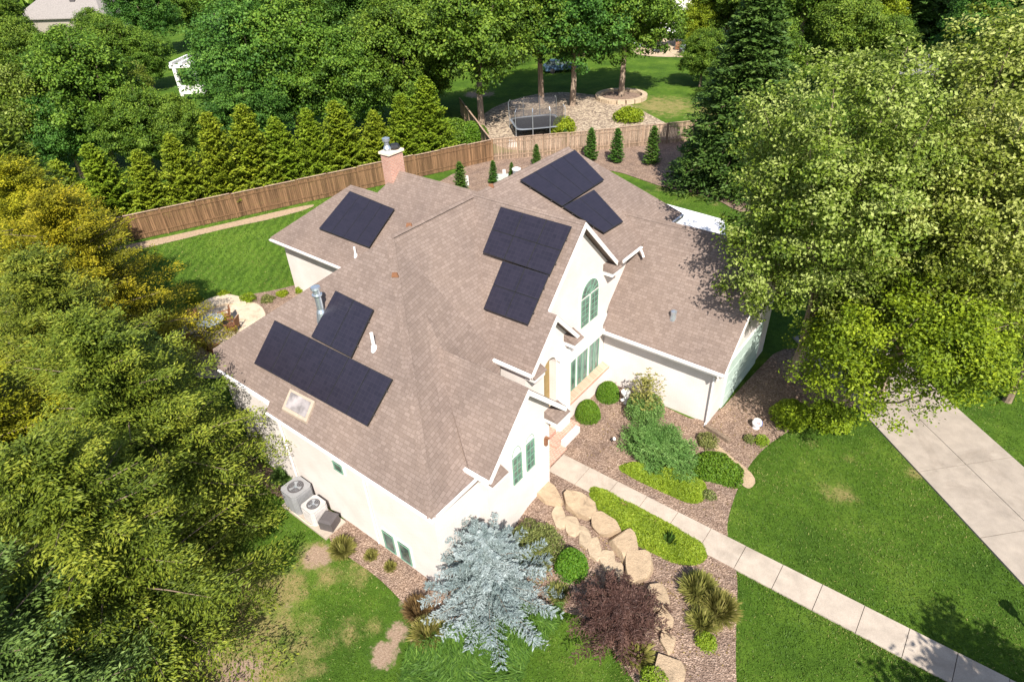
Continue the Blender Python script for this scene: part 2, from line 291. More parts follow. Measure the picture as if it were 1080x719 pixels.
# ------------------------------------------------------------------ mesh builder
class MB:
    def __init__(s): s.v = []; s.f = []; s.uv = []; s.m = []; s.t = []
    def face(s, pts, uv=None, mi=0, tint=0.5):
        i = len(s.v); s.v += [tuple(map(float, p)) for p in pts]; s.f.append(list(range(i, i+len(pts))))
        s.uv.append(uv if uv is not None else autouv(pts)); s.m.append(mi); s.t.append(tint)
    def prism(s, poly, d, mi=0, tint=0.5):       # poly: 3D polygon, d: extrusion vector
        d = np.array(d, float); A = [np.array(p, float) for p in poly]; B = [p+d for p in A]
        n = newell(A)
        if np.dot(n, d) > 0: A.reverse(); B.reverse()
        s.face(A, None, mi, tint); s.face(B[::-1], None, mi, tint)
        k = len(A)
        for i in range(k):
            j = (i+1) % k; s.face([A[j], A[i], B[i], B[j]], None, mi, tint)
    def box(s, x0, x1, y0, y1, z0, z1, mi=0, tint=0.5):
        s.prism([(x0, y0, z0), (x1, y0, z0), (x1, y1, z0), (x0, y1, z0)], (0, 0, z1-z0), mi, tint)
    def obox(s, c, hx, hy, z0, z1, ang=0, mi=0, tint=0.5, top=1.0):
        ca, sa = math.cos(ang), math.sin(ang)
        def q(k, z): return [(c[0]+(a*hx*ca-b*hy*sa)*k, c[1]+(a*hx*sa+b*hy*ca)*k, z) for a, b in ((-1, -1), (1, -1), (1, 1), (-1, 1))]
        A, B = q(1, z0), q(top, z1); s.face(A[::-1], None, mi, tint); s.face(B, None, mi, tint)
        for i in range(4):
            j = (i+1) % 4; s.face([A[i], A[j], B[j], B[i]], None, mi, tint)
    def beam(s, p, q, w, h, mi=0, tint=0.5, upv=(0, 0, 1)):
        p = np.array(p, float); q = np.array(q, float); d = q-p; d = d/np.linalg.norm(d)
        sd_ = np.cross(d, upv); sd_ = sd_/np.linalg.norm(sd_); u = np.cross(sd_, d)
        A = [p+sd_*w/2*a+u*h/2*b for a, b in ((-1, -1), (1, -1), (1, 1), (-1, 1))]
        s.prism(A, q-p, mi, tint)
    def tube(s, pts, rads, n=8, mi=0, cap=True, tint=0.5):
        rings = []; pts = [np.array(p, float) for p in pts]
        for i, p in enumerate(pts):
            d = pts[min(i+1, len(pts)-1)]-pts[max(i-1, 0)]; d = d/(np.linalg.norm(d)+1e-9)
            a = np.cross(d, (0.31, 0.2, 0.93) if abs(d[2]) < 0.9 else (1, 0, 0)); a /= np.linalg.norm(a); b_ = np.cross(d, a)
            rings.append([p+(a*math.cos(2*math.pi*k/n)+b_*math.sin(2*math.pi*k/n))*rads[i] for k in range(n)])
        for i in range(len(rings)-1):
            for k in range(n):
                j = (k+1) % n; s.face([rings[i][k], rings[i][j], rings[i+1][j], rings[i+1][k]], None, mi, tint)
        if cap: s.face(rings[0][::-1], None, mi, tint); s.face(rings[-1], None, mi, tint)
    def build(s, name, mats, parent=None, smooth=False, weld=False):
        me = bpy.data.meshes.new(name); me.from_pydata(s.v, [], s.f)
        if not isinstance(mats, (list, tuple)): mats = [mats]
        for m in mats: me.materials.append(m)
        uvl = me.uv_layers.new(name='UVMap'); flat = [c for u in s.uv for p in u for c in p]; uvl.data.foreach_set('uv', flat)
        at = me.attributes.new('tint', 'FLOAT', 'FACE'); at.data.foreach_set('value', s.t)
        me.polygons.foreach_set('material_index', s.m)
        if smooth: me.polygons.foreach_set('use_smooth', [True]*len(s.f))
        if weld:
            bm = bmesh.new(); bm.from_mesh(me); bmesh.ops.remove_doubles(bm, verts=bm.verts, dist=1e-4); bm.to_mesh(me); bm.free()
        me.update(); o = bpy.data.objects.new(name, me); col.objects.link(o); o.parent = parent; return o
def newell(P):
    n = np.zeros(3)
    for i in range(len(P)):
        a, b = np.array(P[i], float), np.array(P[(i+1) % len(P)], float); n += np.cross(a, b)
    return n
def autouv(pts):
    n = newell(pts); l = np.linalg.norm(n); n = n/l if l > 1e-9 else np.array([0, 0, 1.])
    if abs(n[2]) > 0.995: return [(p[0], p[1]) for p in pts]
    u = np.cross((0, 0, 1.), n); u /= np.linalg.norm(u); v = np.cross(n, u)
    return [(float(np.dot(p, u)), float(np.dot(p, v))) for p in pts]
def lathe(prof, n=16, c=(0, 0)):
    b = MB(); R = [[(c[0]+r*math.cos(2*math.pi*k/n), c[1]+r*math.sin(2*math.pi*k/n), z) for k in range(n)] for r, z in prof]
    for i in range(len(R)-1):
        for k in range(n):
            j = (k+1) % n; b.face([R[i][k], R[i][j], R[i+1][j], R[i+1][k]])
    b.face(R[-1]); b.face(R[0][::-1]); return b
# ------------------------------------------------------------------ ground
def axis(lo, hi, f0, f1, fine, far):
    a = list(np.arange(f0, f1+1e-6, fine)); x = f1; st = fine
    while x < hi: st *= 1.35; x += st; a.append(min(x, hi))
    x = f0; st = fine
    while x > lo: st *= 1.35; x -= st; a.insert(0, max(x, lo))
    return np.unique(np.array(a))
ax_ = axis(-1500, 900, -56, 10, 0.3, 40); ay_ = axis(-600, 1600, -6, 62, 0.3, 40)
XX, YY = np.meshgrid(ax_, ay_, indexing='ij'); ZZ = hT(XX, YY)
nx, ny = XX.shape
V = np.stack([XX, YY, ZZ], -1).reshape(-1, 3)
idx = np.arange(nx*ny).reshape(nx, ny)
Fq = np.stack([idx[:-1, :-1], idx[1:, :-1], idx[1:, 1:], idx[:-1, 1:]], -1).reshape(-1, 4)
def npmesh(name, V, F, mats, parent=None, tint=None, smooth=False):
    me = bpy.data.meshes.new(name); k = F.shape[1]
    me.vertices.add(len(V)); me.vertices.foreach_set('co', np.ascontiguousarray(V, dtype=np.float32).ravel())
    me.loops.add(F.size); me.loops.foreach_set('vertex_index', np.ascontiguousarray(F, dtype=np.int32).ravel())
    me.polygons.add(len(F)); me.polygons.foreach_set('loop_start', np.arange(0, F.size, k, dtype=np.int32))
    me.polygons.foreach_set('use_smooth', np.full(len(F), smooth))
    if not isinstance(mats, (list, tuple)): mats = [mats]
    for m in mats: me.materials.append(m)
    if tint is not None:
        at = me.attributes.new('tint', 'FLOAT', 'FACE'); at.data.foreach_set('value', np.asarray(tint, np.float32))
    me.update(calc_edges=True); o = bpy.data.objects.new(name, me); col.objects.link(o); o.parent = parent; return o
ground = npmesh('ground', V, Fq, M_LAWN, smooth=True); tag(ground, kind='structure')
def spots(lst, V=V):
    a = np.zeros(len(V))
    for (px, py, r, s) in lst:
        g = G(px, py); d = np.hypot(V[:, 0]-g[0], V[:, 1]-g[1]); a = np.maximum(a, s*np.clip(1.35-d/r, 0, 1))
    return a
def setatt(n, a):
    at = ground.data.attributes.new(n, 'FLOAT', 'POINT'); at.data.foreach_set('value', a.astype(np.float32))
DRY = [(225, 640, 1.6, 1.1), (262, 672, 1.5, 1.05), (290, 655, .9, .9), (265, 715, 1.7, 1.1), (310, 690, .9, .8), (220, 590, 1.0, .8), (345, 610, .6, .9), (330, 655, .8, .6), (395, 660, .4, .7), (300, 620, 1.2, .9), (240, 640, 1.9, .95), (235, 700, 1.8, 1), (200, 600, 1.5, .7), (330, 590, .9, .9), (320, 700, 1.4, .75), (370, 665, .8, .6), (380, 600, .9, .7), (885, 520, .8, .8), (965, 500, .5, .7),
    (740, 200, 3.5, .45), (715, 195, 3, .6), (770, 205, 3, .6), (700, 112, 5, .85), (650, 118, 4, .8), (760, 118, 4, .8), (900, 480, .8, .4), (860, 470, .6, .4), (470, 50, 7, .6), (250, 290, 2, .15)]
setatt('dry', spots(DRY))
DIRT = [(335, 588, .75, .9), (405, 690, .65, 1.0), (420, 668, .55, .9), (430, 640, .5, .8), (250, 715, .9, .95), (215, 690, .8, .8), (300, 640, .5, .55), (765, 208, 1.6, .8), (790, 220, 1.6, .8), (505, 100, 2.5, .9), (235, 610, .5, .6)]
setatt('dirt', spots(DIRT))
mw = np.zeros(len(V)); msk = (V[:, 0] < -20) & (V[:, 0] > -46) & (V[:, 1] < 34) & (V[:, 1] > 8); mw[msk] = 0.36; setatt('mow', mw)
def smooth_loop(pts, n=4, closed=True):
    P = [np.array(p, float) for p in pts]
    for _ in range(n):
        Q = []
        for i in range(len(P)):
            a, b = P[i], P[(i+1) % len(P)]; Q += [a*.75+b*.25, a*.25+b*.75]
        P = Q
    return P
SHEETS = []
def sheet(name, pts, mat, dz=0.02, cell=0.5, smooth=2, px=True, kind='structure', thick=0.0, parent=None):
    P = [G(*p)[:2] if px else np.array(p, float)[:2] for p in pts]
    if smooth: P = smooth_loop(P, smooth)
    SHEETS.append(np.array(P)); bm = bmesh.new(); bm.faces.new([bm.verts.new((p[0], p[1], 0)) for p in P])
    xs = [p[0] for p in P]; ys = [p[1] for p in P]
    for k in np.arange(math.floor(min(xs)), max(xs), cell): bmesh.ops.bisect_plane(bm, geom=bm.verts[:]+bm.edges[:]+bm.faces[:], plane_co=(k, 0, 0), plane_no=(1, 0, 0))
    for k in np.arange(math.floor(min(ys)), max(ys), cell): bmesh.ops.bisect_plane(bm, geom=bm.verts[:]+bm.edges[:]+bm.faces[:], plane_co=(0, k, 0), plane_no=(0, 1, 0))
    bmesh.ops.recalc_face_normals(bm, faces=bm.faces)
    if sum(f.normal.z for f in bm.faces) < 0: bmesh.ops.reverse_faces(bm, faces=bm.faces)
    for v in bm.verts: v.co.z = float(hT(v.co.x, v.co.y))+dz
    if thick:
        r = bmesh.ops.extrude_face_region(bm, geom=bm.faces[:]); 
        for g in r['geom']:
            if isinstance(g, bmesh.types.BMVert): g.co.z -= thick
        bmesh.ops.recalc_face_normals(bm, faces=bm.faces)
    me = bpy.data.meshes.new(name); bm.to_mesh(me); bm.free(); me.materials.append(mat)
    o = bpy.data.objects.new(name, me); col.objects.link(o); o.parent = parent
    if kind: o['kind'] = kind
    return o
# beds of bark mulch
sheet('mulch_bed', [(590, 470), (600, 420), (640, 395), (700, 430), (745, 450), (790, 400), (830, 360), (905, 395), (918, 425), (860, 440), (815, 465), (790, 490), (776, 520), (766, 552), (768, 572), (755, 570), (590, 493), (580, 485)], M_MULCH, 0.045, .3)
sheet('mulch_bed', [(560, 500), (590, 480), (600, 492), (655, 520), (768, 574), (776, 600), (778, 620), (775, 690), (778, 750), (690, 750), (655, 700), (630, 655), (575, 640), (520, 620), (540, 560), (555, 530)], M_MULCH, 0.05, .3)
sheet('mulch_bed', [(345, 572), (350, 546), (365, 548), (400, 568), (452, 606), (500, 640), (470, 690), (447, 680), (438, 650), (400, 610), (370, 590)], M_MULCH, 0.04, .4)
sheet('mulch_bed', [(240, 470), (258, 476), (330, 525), (310, 535), (270, 510), (248, 490)], M_MULCH, 0.04, .4)
sheet('mulch_bed', [(195, 345), (222, 318), (262, 312), (300, 305), (330, 296), (345, 330), (300, 345), (262, 330), (240, 322), (215, 330)], M_MULCH, 0.04, .4)
sheet('mulch_bed', [(425, 214), (500, 172), (520, 163), (560, 164), (600, 162), (690, 150), (735, 150), (800, 205), (790, 232), (740, 205), (690, 195), (640, 178), (600, 185), (540, 240), (470, 260)], M_MULCH, 0.04, .4)
sheet('gravel_bed', [(500, 128), (530, 108), (585, 96), (650, 104), (690, 124), (715, 138), (735, 143), (700, 150), (600, 156), (525, 162)], M_GRAVEL, 0.03, 1.0)
sheet('dirt_strip', [(85, 268), (150, 256), (240, 236), (330, 215), (332, 219), (290, 231), (240, 241), (160, 261), (90, 276)], simple('bare_soil', (0.34, 0.245, 0.16), 0.9, 0, 0.3, 8), 0.012, 1.0)
# walk: slabs with open joints on a dark base
yl, yr_ = 13.82, 14.86
wb = MB(); wb.box(-9.95, 8.5, yl, yr_, -0.06, 0.022); tag(wb.build('path_base', M_DARK), kind='structure')
b = MB(); x = -9.9; k = 0
while x < 8.4:
    w = 1.22; z = 0.055+0.004*((k*7) % 3)
    b.prism([(x+.009, yl-.01, -.02), (x+w-.009, yl-.01, -.02), (x+w-.009, yr_+.01, -.02), (x+.009, yr_+.01, -.02)], (0, 0, z+.02)); x += w; k += 1
tag(b.build('path', M_CONC), kind='structure')
# driveway slabs
dl0, dl1 = G(872, 396)[:2], G(1080, 620)[:2]; dr0, dr1 = G(975, 405)[:2], G(1080, 495)[:2]
dd = (dl1-dl0)/np.linalg.norm(dl1-dl0); A0 = dl0-dd*3; nrm = np.array([-dd[1], dd[0]]); 
wd = abs(np.dot(dr1-dl1, nrm)); 
if np.dot(dr1-dl1, nrm) < 0: nrm = -nrm
b = MB(); s_ = 0
while s_ < 34:
    p = A0+dd*(s_+.012); q = A0+dd*(s_+3.0-.012)
    for j in range(2):
        a0 = wd*j/2+.01; a1 = wd*(j+1)/2-.01
        P = [p+nrm*a0, q+nrm*a0, q+nrm*a1, p+nrm*a1]
        b.prism([(c[0], c[1], -.04) for c in P], (0, 0, .118))
    s_ += 3.0
tag(b.build('driveway', M_DRIVE), kind='structure')
sheet('street', [(930, 80), (945, 62), (1000, 55), (1090, 70), (1150, 90), (1150, 110), (1040, 84), (985, 80)], M_ASPH, 0.03, 4.0)
sheet('neighbour_patio', [(664, 60), (668, 48), (700, 40), (742, 46), (748, 58), (745, 62)], M_FLAG, 0.04, 2.0)
# ------------------------------------------------------------------ HOUSE
H = empty('house', (-15, 15, 0), 0, 'large white painted brick house with steep brown shingle roof and pointed gables', 'house')
HM = Matrix.Translation((-H.location.x, -H.location.y, 0))
def hp(o):                                   # parts are modelled in world coordinates, shift into the house frame
    o.data.transform(HM) ; return o
def hpart(b, name, mats, parent=None, label=None, **k):
    o = b.build(name, mats, None, **k); hp(o); o.parent = parent or H
    if label: o['label'] = label
    return o
p2 = lambda y: 3.59+.93*(y-7.63)
p1 = lambda x: 3.62+.782*(-9.58-x)
p4 = lambda x: 8.6-.5*(x+15.95)
pg = lambda y: 8.7-1.05*abs(17.51-y)
ps = lambda y: 5.89-1.034*abs(y-11.7)
pw = lambda y: 2.67+.93*(y-17.25)
pga = lambda y: 6.8-1.05*abs(y-22.9)
TH = 0.2
def roof(polys, label=None):
    b = MB()
    for P in polys: b.prism(P, (0, 0, -TH))
    # prism extruded down: keep shingles on top by uv of slope
    return hpart(b, 'roof', M_SH, label=label)
apx = (-15.95, 13.02, 8.6); rpx = (-15.95, 24.15, 8.6)
r_main = roof([
  [(-9.58, 7.63, p2(7.63)), apx, (-21.85, 8.27, p2(8.27)), (-21.09, 7.9, p2(7.9)), (-17.7, 7.9, p2(7.9)), (-17.63, 7.63, p2(7.63))],
  [(-9.58, 7.63, 3.6), (-9.58, 10.6, 3.45), (-12.0, 13.9, 4.45), apx],
  [apx, (-12.0, 13.9, 4.45), (-12.0, 17.4, 4.4), (-15.95, 17.4, 8.6)],
  [apx, (-15.95, 24.15, 8.6), (-21.85, 26.0, 4.18), (-21.85, 8.27, 4.18)]])
r_right = roof([[(-15.95, 17.4, 8.6), (-11.6, 17.4, p4(-11.6)), (-11.6, 19.95, p4(-11.6)), (-10.75, 19.95, 6.0), (-10.75, 25.72, 6.0), rpx],
  [rpx, (-10.75, 25.72, 6.0), (-20.5, 26.0, 5.2)]])
yE, zE = 15.15, pg(15.15)
r_gab = roof([
  [(-10.4, 13.63, pg(13.63)), (-10.4, yE, zE), (-10.8, yE, zE), (-10.8, 17.51, 8.7), (-16.1, 17.51, 8.7), (-16.1, 13.63, pg(13.63))],
  [(-10.8, 17.51, 8.7), (-10.8, 19.98, pg(19.98)), (-16.1, 19.98, pg(19.98)), (-16.1, 17.51, 8.7)],
  [(-10.4, yE, zE), (-10.4, 16.6, zE-1.12*(16.6-yE)), (-11.0, 16.6, zE-1.12*(16.6-yE)), (-11.0, yE, zE)]])
r_small = roof([
  [(-9.07, 9.63, ps(9.63)), (-9.07, 11.7, 5.89), (-13.0, 11.7, 5.89), (-9.9, 9.63, ps(9.63))],
  [(-9.07, 11.7, 5.89), (-9.07, 13.76, ps(13.76)), (-11.0, 13.76, ps(13.76)), (-13.0, 11.7, 5.89)]])
r_wing = roof([
  [(-31.75, 17.25, 2.67), (-20.5, 17.25, 2.67), (-20.5, 19.9, pw(19.9)), (-18.6, 21.5, 6.62), (-24.7, 21.5, 6.62), (-25.5, 20.42, 5.62), (-27.6, 20.42, 5.62)],
  [(-31.75, 17.25, 2.67), (-27.6, 20.42, 5.62), (-31.75, 24.4, 2.67)],
  [(-27.6, 20.42, 5.62), (-25.5, 20.42, 5.62), (-24.7, 24.4, 2.67), (-31.75, 24.4, 2.67)],
  [(-24.7, 21.5, 6.62), (-18.6, 21.5, 6.62), (-18.6, 25.6, 2.8), (-24.7, 25.6, 2.8)]])
r_gar = roof([
  [(-5.65, 19.35, pga(19.35)), (-5.65, 22.9, 6.8), (-12.3, 22.9, 6.8), (-11.0, 19.75, pga(19.75)), (-11.0, 19.35, pga(19.35))],
  [(-5.65, 22.9, 6.8), (-5.65, 26.45, pga(26.45)), (-12.3, 26.45, pga(26.45)), (-12.3, 22.9, 6.8)]])
# ridge caps: a row of folded shingles, slightly proud
def ridge(p, q, w=0.13):
    p = np.array(p, float); q = np.array(q, float); L = np.linalg.norm(q-p); d = (q-p)/L; sd_ = np.cross(d, (0, 0, 1)); sd_ /= np.linalg.norm(sd_)
    b_ = MB(); n = int(L/0.3)
    for i in range(n):
        a = p+d*(i*L/n); c = p+d*((i+1)*L/n+.02); u = np.array((0, 0, .018+.006*(i % 2))); t = random.random()
        for sg in (-1, 1):
            lo = sd_*sg*w-np.array((0, 0, w*RS[0]))
            P = [a+u, c+u, c+u+lo, a+u+lo]
            b_.face(P if sg < 0 else P[::-1], None, 0, t)
    hpart(b_, 'ridge_cap', M_SH)
random.seed(3)
RS = [.55]
ridge((-9.6, 7.65, 3.62), apx); ridge(apx, rpx); RS[0] = .95
ridge((-10.8, 17.51, 8.7), (-15.9, 17.51, 8.7)); ridge((-9.07, 11.7, 5.89), (-12.5, 11.7, 5.89)); ridge((-5.65, 22.9, 6.8), (-12.2, 22.9, 6.8))
ridge((-31.73, 17.27, 2.69), (-27.6, 20.42, 5.62)); ridge((-27.6, 20.42, 5.62), (-25.5, 20.42, 5.62)); ridge((-24.7, 21.5, 6.62), (-19.0, 21.5, 6.62))
# walls
def wall(fn, label=None):
    b = MB(); fn(b); return hpart(b, 'wall', M_WALL, label=label)
wall(lambda b: b.box(-21.2, -10.0, 8.05, 8.35, -1.6, 3.72), 'long pale left wall')
wall(lambda b: b.box(-10.3, -10.0, 8.352, 9.95, -1.6, 3.66))
wall(lambda b: b.prism([(-9.49, 9.95, -1.6), (-9.49, 13.35, -1.6), (-9.49, 13.35, 3.95), (-9.49, 11.7, 5.66), (-9.49, 9.95, 3.85)], (-.3, 0, 0)), 'gabled wall of the small front gable')
wall(lambda b: b.box(-9.998, -9.792, 9.95, 10.2, -1.6, 3.72))
wall(lambda b: b.box(-11.1, -9.792, 13.1, 13.35, -1.6, 3.8))
wall(lambda b: b.prism([(-11.14, 13.9, -1), (-11.14, 20.05, -1), (-11.14, 20.05, 5.78), (-11.14, 17.51, 8.45), (-11.14, 13.9, 4.65)], (-.3, 0, 0)), 'tall gabled wall of the big front gable')
# entry block with an arched opening
def entry(b):
    x = -10.75; o0, o1 = 14.82, 15.62; zt = 3.75; c = (o0+o1)/2; r = (o1-o0)/2; d = (-.388, 0, 0)
    top = lambda y: (pg(y) if y < yE else zE-1.12*(y-yE))-.22
    b.prism([(x, 13.9, -.3), (x, o0, -.3), (x, o0, top(o0)), (x, 13.9, top(13.9))], d)
    b.prism([(x, o1, -.3), (x, 16.45, -.3), (x, 16.45, top(16.45)), (x, o1, top(o1))], d)
    T = np.linspace(math.pi, 0, 11); ys = [c+r*math.cos(t) for t in T]; zs = [zt+r*math.sin(t) for t in T]
    for i in range(10): b.prism([(x, ys[i], zs[i]), (x, ys[i+1], zs[i+1]), (x, ys[i+1], top(ys[i+1])), (x, ys[i], top(ys[i]))], d)
wall(entry, 'entry wall with a tall arched opening')
wall(lambda b: b.box(-13.5, -10.76, 13.72, 13.89, -.3, 4.4))
b = MB(); b.box(-11.138, -11.1, 14.80, 15.64, .3, 4.2); hpart(b, 'door', M_DARK, label='dark front door in the arched recess')  # door colour darkened to stand in for the shade inside the recess
b = MB(); b.box(-11.3, -10.78, 14.80, 14.815, .1, 4.1); b.box(-11.098, -11.07, 15.3, 15.63, .3, 4.1); hpart(b, 'door_recess', M_TAN)
b = MB(); c = 16.0; b.prism([(-10.6, 15.68, 3.3), (-10.6, 16.5, 3.3), (-10.6, 16.5, 3.7)]+[(-10.6, c+.42*math.cos(t), 3.7+.42*math.sin(t)) for t in np.linspace(0, math.pi, 9)][1:-1]+[(-10.6, 15.68, 3.7)], (-.148, 0, 0))
b.box(-10.748, -10.62, 15.72, 16.42, -.2, 3.29); hpart(b, 'pilaster', M_TRIM)
wall(lambda b: b.box(-11.4, -11.142, 20.052, 25.3, 2.5, 5.78))
wall(lambda b: b.box(-11.12, -6.372, 19.8, 20.05, -1, 3.35), 'left wall of the garage wing')
wall(lambda b: b.prism([(-6.07, 19.8, -1), (-6.07, 26.0, -1), (-6.07, 26.0, 3.3), (-6.07, 22.9, 6.55), (-6.07, 19.8, 3.3)], (-.3, 0, 0)), 'gable end wall of the garage shaded by the tree')
wall(lambda b: (b.box(-31.3, -20.8, 17.7, 18.0, -1.6, 2.85), b.box(-31.3, -31.0, 18.002, 24.0, -1.6, 2.85), b.box(-31.3, -18.9, 24.002, 24.3, -1.6, 2.6)), 'walls of the rear wing')
wall(lambda b: b.box(-21.2, -20.9, 8.352, 17.698, -1.6, 3.9))
wall(lambda b: b.box(-20.9, -11.45, 25.0, 25.28, -1, 5.0))
# brick base ledge and sill of the entry bay
b = MB(); b.box(-11.138, -10.84, 16.55, 19.79, -.3, .92); hpart(b, 'bay_base', M_WALL)
b = MB(); b.prism([(-10.78, 16.55, .94), (-10.78, 19.79, .94), (-11.13, 19.79, 1.08), (-11.13, 16.55, 1.08)], (0, 0, -.10)); hpart(b, 'brick_sill', M_SILL)
b = MB(); b.box(-11.138, -10.86, 16.5, 20.04, 2.98, 3.10); b.box(-11.138, -10.95, 16.5, 20.02, 2.82, 2.978); b.box(-11.138, -11.06, 16.5, 20.0, 3.102, 3.5); hpart(b, 'cornice', M_TRIM)
# gutters, fascias and rake boards
def gutter(p, q, out, h=.14, w=.13):
    b = MB(); p = np.array(p, float); q = np.array(q, float); o = np.array(out, float)
    prof = [(0, 0), (w, 0), (w+.01, -.05), (w-.03, -h), (0, -h)]
    b.prism([p+o*a+np.array((0, 0, c-.03)) for a, c in prof], q-p, 0)
    return hpart(b, 'gutter', M_TRIM)
gutter((-21.0, 7.895, p2(7.9)), (-17.72, 7.895, p2(7.9)), (0, -1, 0), .12, .07)
gutter((-17.6, 7.625, 3.6), (-9.6, 7.625, 3.6), (0, -1, 0), .12, .07)
gutter((-9.575, 7.6, 3.6), (-9.575, 9.9, 3.6), (1, 0, 0), .12, .07)
gutter((-10.4, 13.625, pg(13.63)), (-12.6, 13.625, pg(13.63)), (0, -1, 0))
gutter((-9.07, 9.625, ps(9.63)), (-10.1, 9.625, ps(9.63)), (0, -1, 0))
gutter((-10.745, 20.3, 6.0), (-10.745, 21.8, 6.0), (1, 0, 0), .12, .1)
gutter((-10.745, 23.3, 6.0), (-10.745, 25.7, 6.0), (1, 0, 0), .18, .1)
gutter((-5.66, 19.345, pga(19.35)), (-10.99, 19.345, pga(19.35)), (0, -1, 0))
gutter((-31.7, 17.245, 2.67), (-21.4, 17.245, 2.67), (0, -1, 0))
def rake(p, q, x_out=0.03, h=.26):
    b = MB(); p = np.array(p, float); q = np.array(q, float); dn = np.array((0, 0, -h))
    b.prism([p+(0, 0, -.035), q+(0, 0, -.035), q+dn, p+dn], (x_out, 0, 0)); return b
def rakes(lst, h=.26):
    for x, a, c in lst:
        o = hpart(rake((x+.002, a[0], a[1]), (x+.002, c[0], c[1]), .035, h), 'rake_board', M_TRIM)
rakes([(-9.07, (9.63, ps(9.63)), (11.7, 5.89)), (-9.07, (11.7, 5.89), (13.76, ps(13.76))), (-10.8, (15.2, pg(15.2)), (17.51, 8.7)), (-10.8, (17.51, 8.7), (19.98, pg(19.98))),
  (-10.4, (13.63, pg(13.63)), (yE, zE)), (-10.4, (yE, zE), (16.6, zE-1.12*(16.6-yE))), (-5.65, (19.35, pga(19.35)), (22.9, 6.8)), (-5.65, (22.9, 6.8), (26.45, pga(26.45)))])
# soffits: underside boards of the eaves
for q in ((-17.6, -9.62, 7.66, 8.045, 3.28, 3.32), (-21.0, -17.62, 7.93, 8.045, 3.42, 3.46), (-31.6, -21.3, 17.28, 17.695, 2.36, 2.40), (-11.0, -5.7, 19.38, 19.795, 2.76, 2.80)):
    b = MB(); b.box(*q); hpart(b, 'soffit', M_TRIM)
# boxed returns at the feet of the gables, with little shingled tops
def ret(x0, x1, y0, y1, z):
    b = MB(); b.box(x0, x1, y0, y1, z-.22, z-.02); hpart(b, 'eave_return', M_TRIM)
    r = MB(); xm = x0; P = [(x0+.002, y0-.04, z+.26), (x0+.002, y1+.04, z+.26), (x1+.06, y1+.05, z), (x1+.06, y0-.05, z)]
    r.prism(P, (0, 0, -.018)); r.prism([(x0+.003, y0-.04, z+.24), (x1+.055, y0-.05, z-.017), (x0+.003, y0-.05, z-.017)], (0, .03, 0)); hpart(r, 'return_roof', M_SH)
ret(-9.49, -9.0, 9.66, 10.35, 3.52); ret(-9.49, -9.0, 13.1, 13.80, 3.52)
ret(-10.75, -10.32, 13.68, 14.3, 4.42); ret(-10.75, -10.30, 16.15, 16.7, 4.45); ret(-11.14, -10.72, 19.5, 20.12, 5.78)
def arch_window(x, y0, y1, z0, z1, zt):         # pair of tall sashes under one arch, facing +x
    ym = (y0+y1)/2; r = (y1-y0)/2
    fr = MB(); P = [(x, y0-.08, z0-.08), (x, y1+.08, z0-.08), (x, y1+.08, zt)]+[(x, ym+(r+.08)*math.cos(t), zt+(r*1.0+.08)*math.sin(t)) for t in np.linspace(0, math.pi, 13)][1:-1]+[(x, y0-.08, zt)]
    fr.prism(P, (.03, 0, 0)); w = hpart(fr, 'window', M_TRIM)
    g = MB()
    for a, c in ((y0+.03, ym-.06), (ym+.06, y1-.03)): g.prism([(x+.032, a, z0), (x+.032, c, z0), (x+.032, c, z1), (x+.032, a, z1)], (.012, 0, 0))
    A = [(x+.032, ym+(r-.04)*math.cos(t), zt+(r-.04)*math.sin(t)) for t in np.linspace(0, math.pi, 13)]
    g.prism(A, (.012, 0, 0)); o = hpart(g, 'pane', M_GLASSG, w); o.matrix_parent_inverse = Matrix()
    m = MB()
    for a, c in ((y0+.03, ym-.06), (ym+.06, y1-.03)):
        for yy in (a, c-.035, (a+c)/2-.01): m.box(x+.046, x+.062, yy, yy+(.035 if yy != (a+c)/2-.01 else .02), z0, z1)
        n = 5
        for k in range(n+1): zz = z0+(z1-z0-.03)*k/n; m.box(x+.064, x+.074, a, c, zz, zz+.026)
    for t in np.linspace(0.35, math.pi-.35, 5):
        m.beam((x+.052, ym, zt), (x+.052, ym+(r-.05)*math.cos(t), zt+(r-.05)*math.sin(t)), .022, .012, upv=(1, 0, 0))
    for t0, t1 in zip(np.linspace(0, math.pi, 13)[:-1], np.linspace(0, math.pi, 13)[1:]):
        for rr in (r-.05, r*.5): m.beam((x+.05, ym+rr*math.cos(t0), zt+rr*math.sin(t0)), (x+.05, ym+rr*math.cos(t1), zt+rr*math.sin(t1)), .03, .014, upv=(1, 0, 0))
    hpart(m, 'muntin', M_TEAL, w)
    return w
def fixw(w): return w
arch_window(-11.14, 17.82, 19.12, 3.9, 5.15, 5.22)
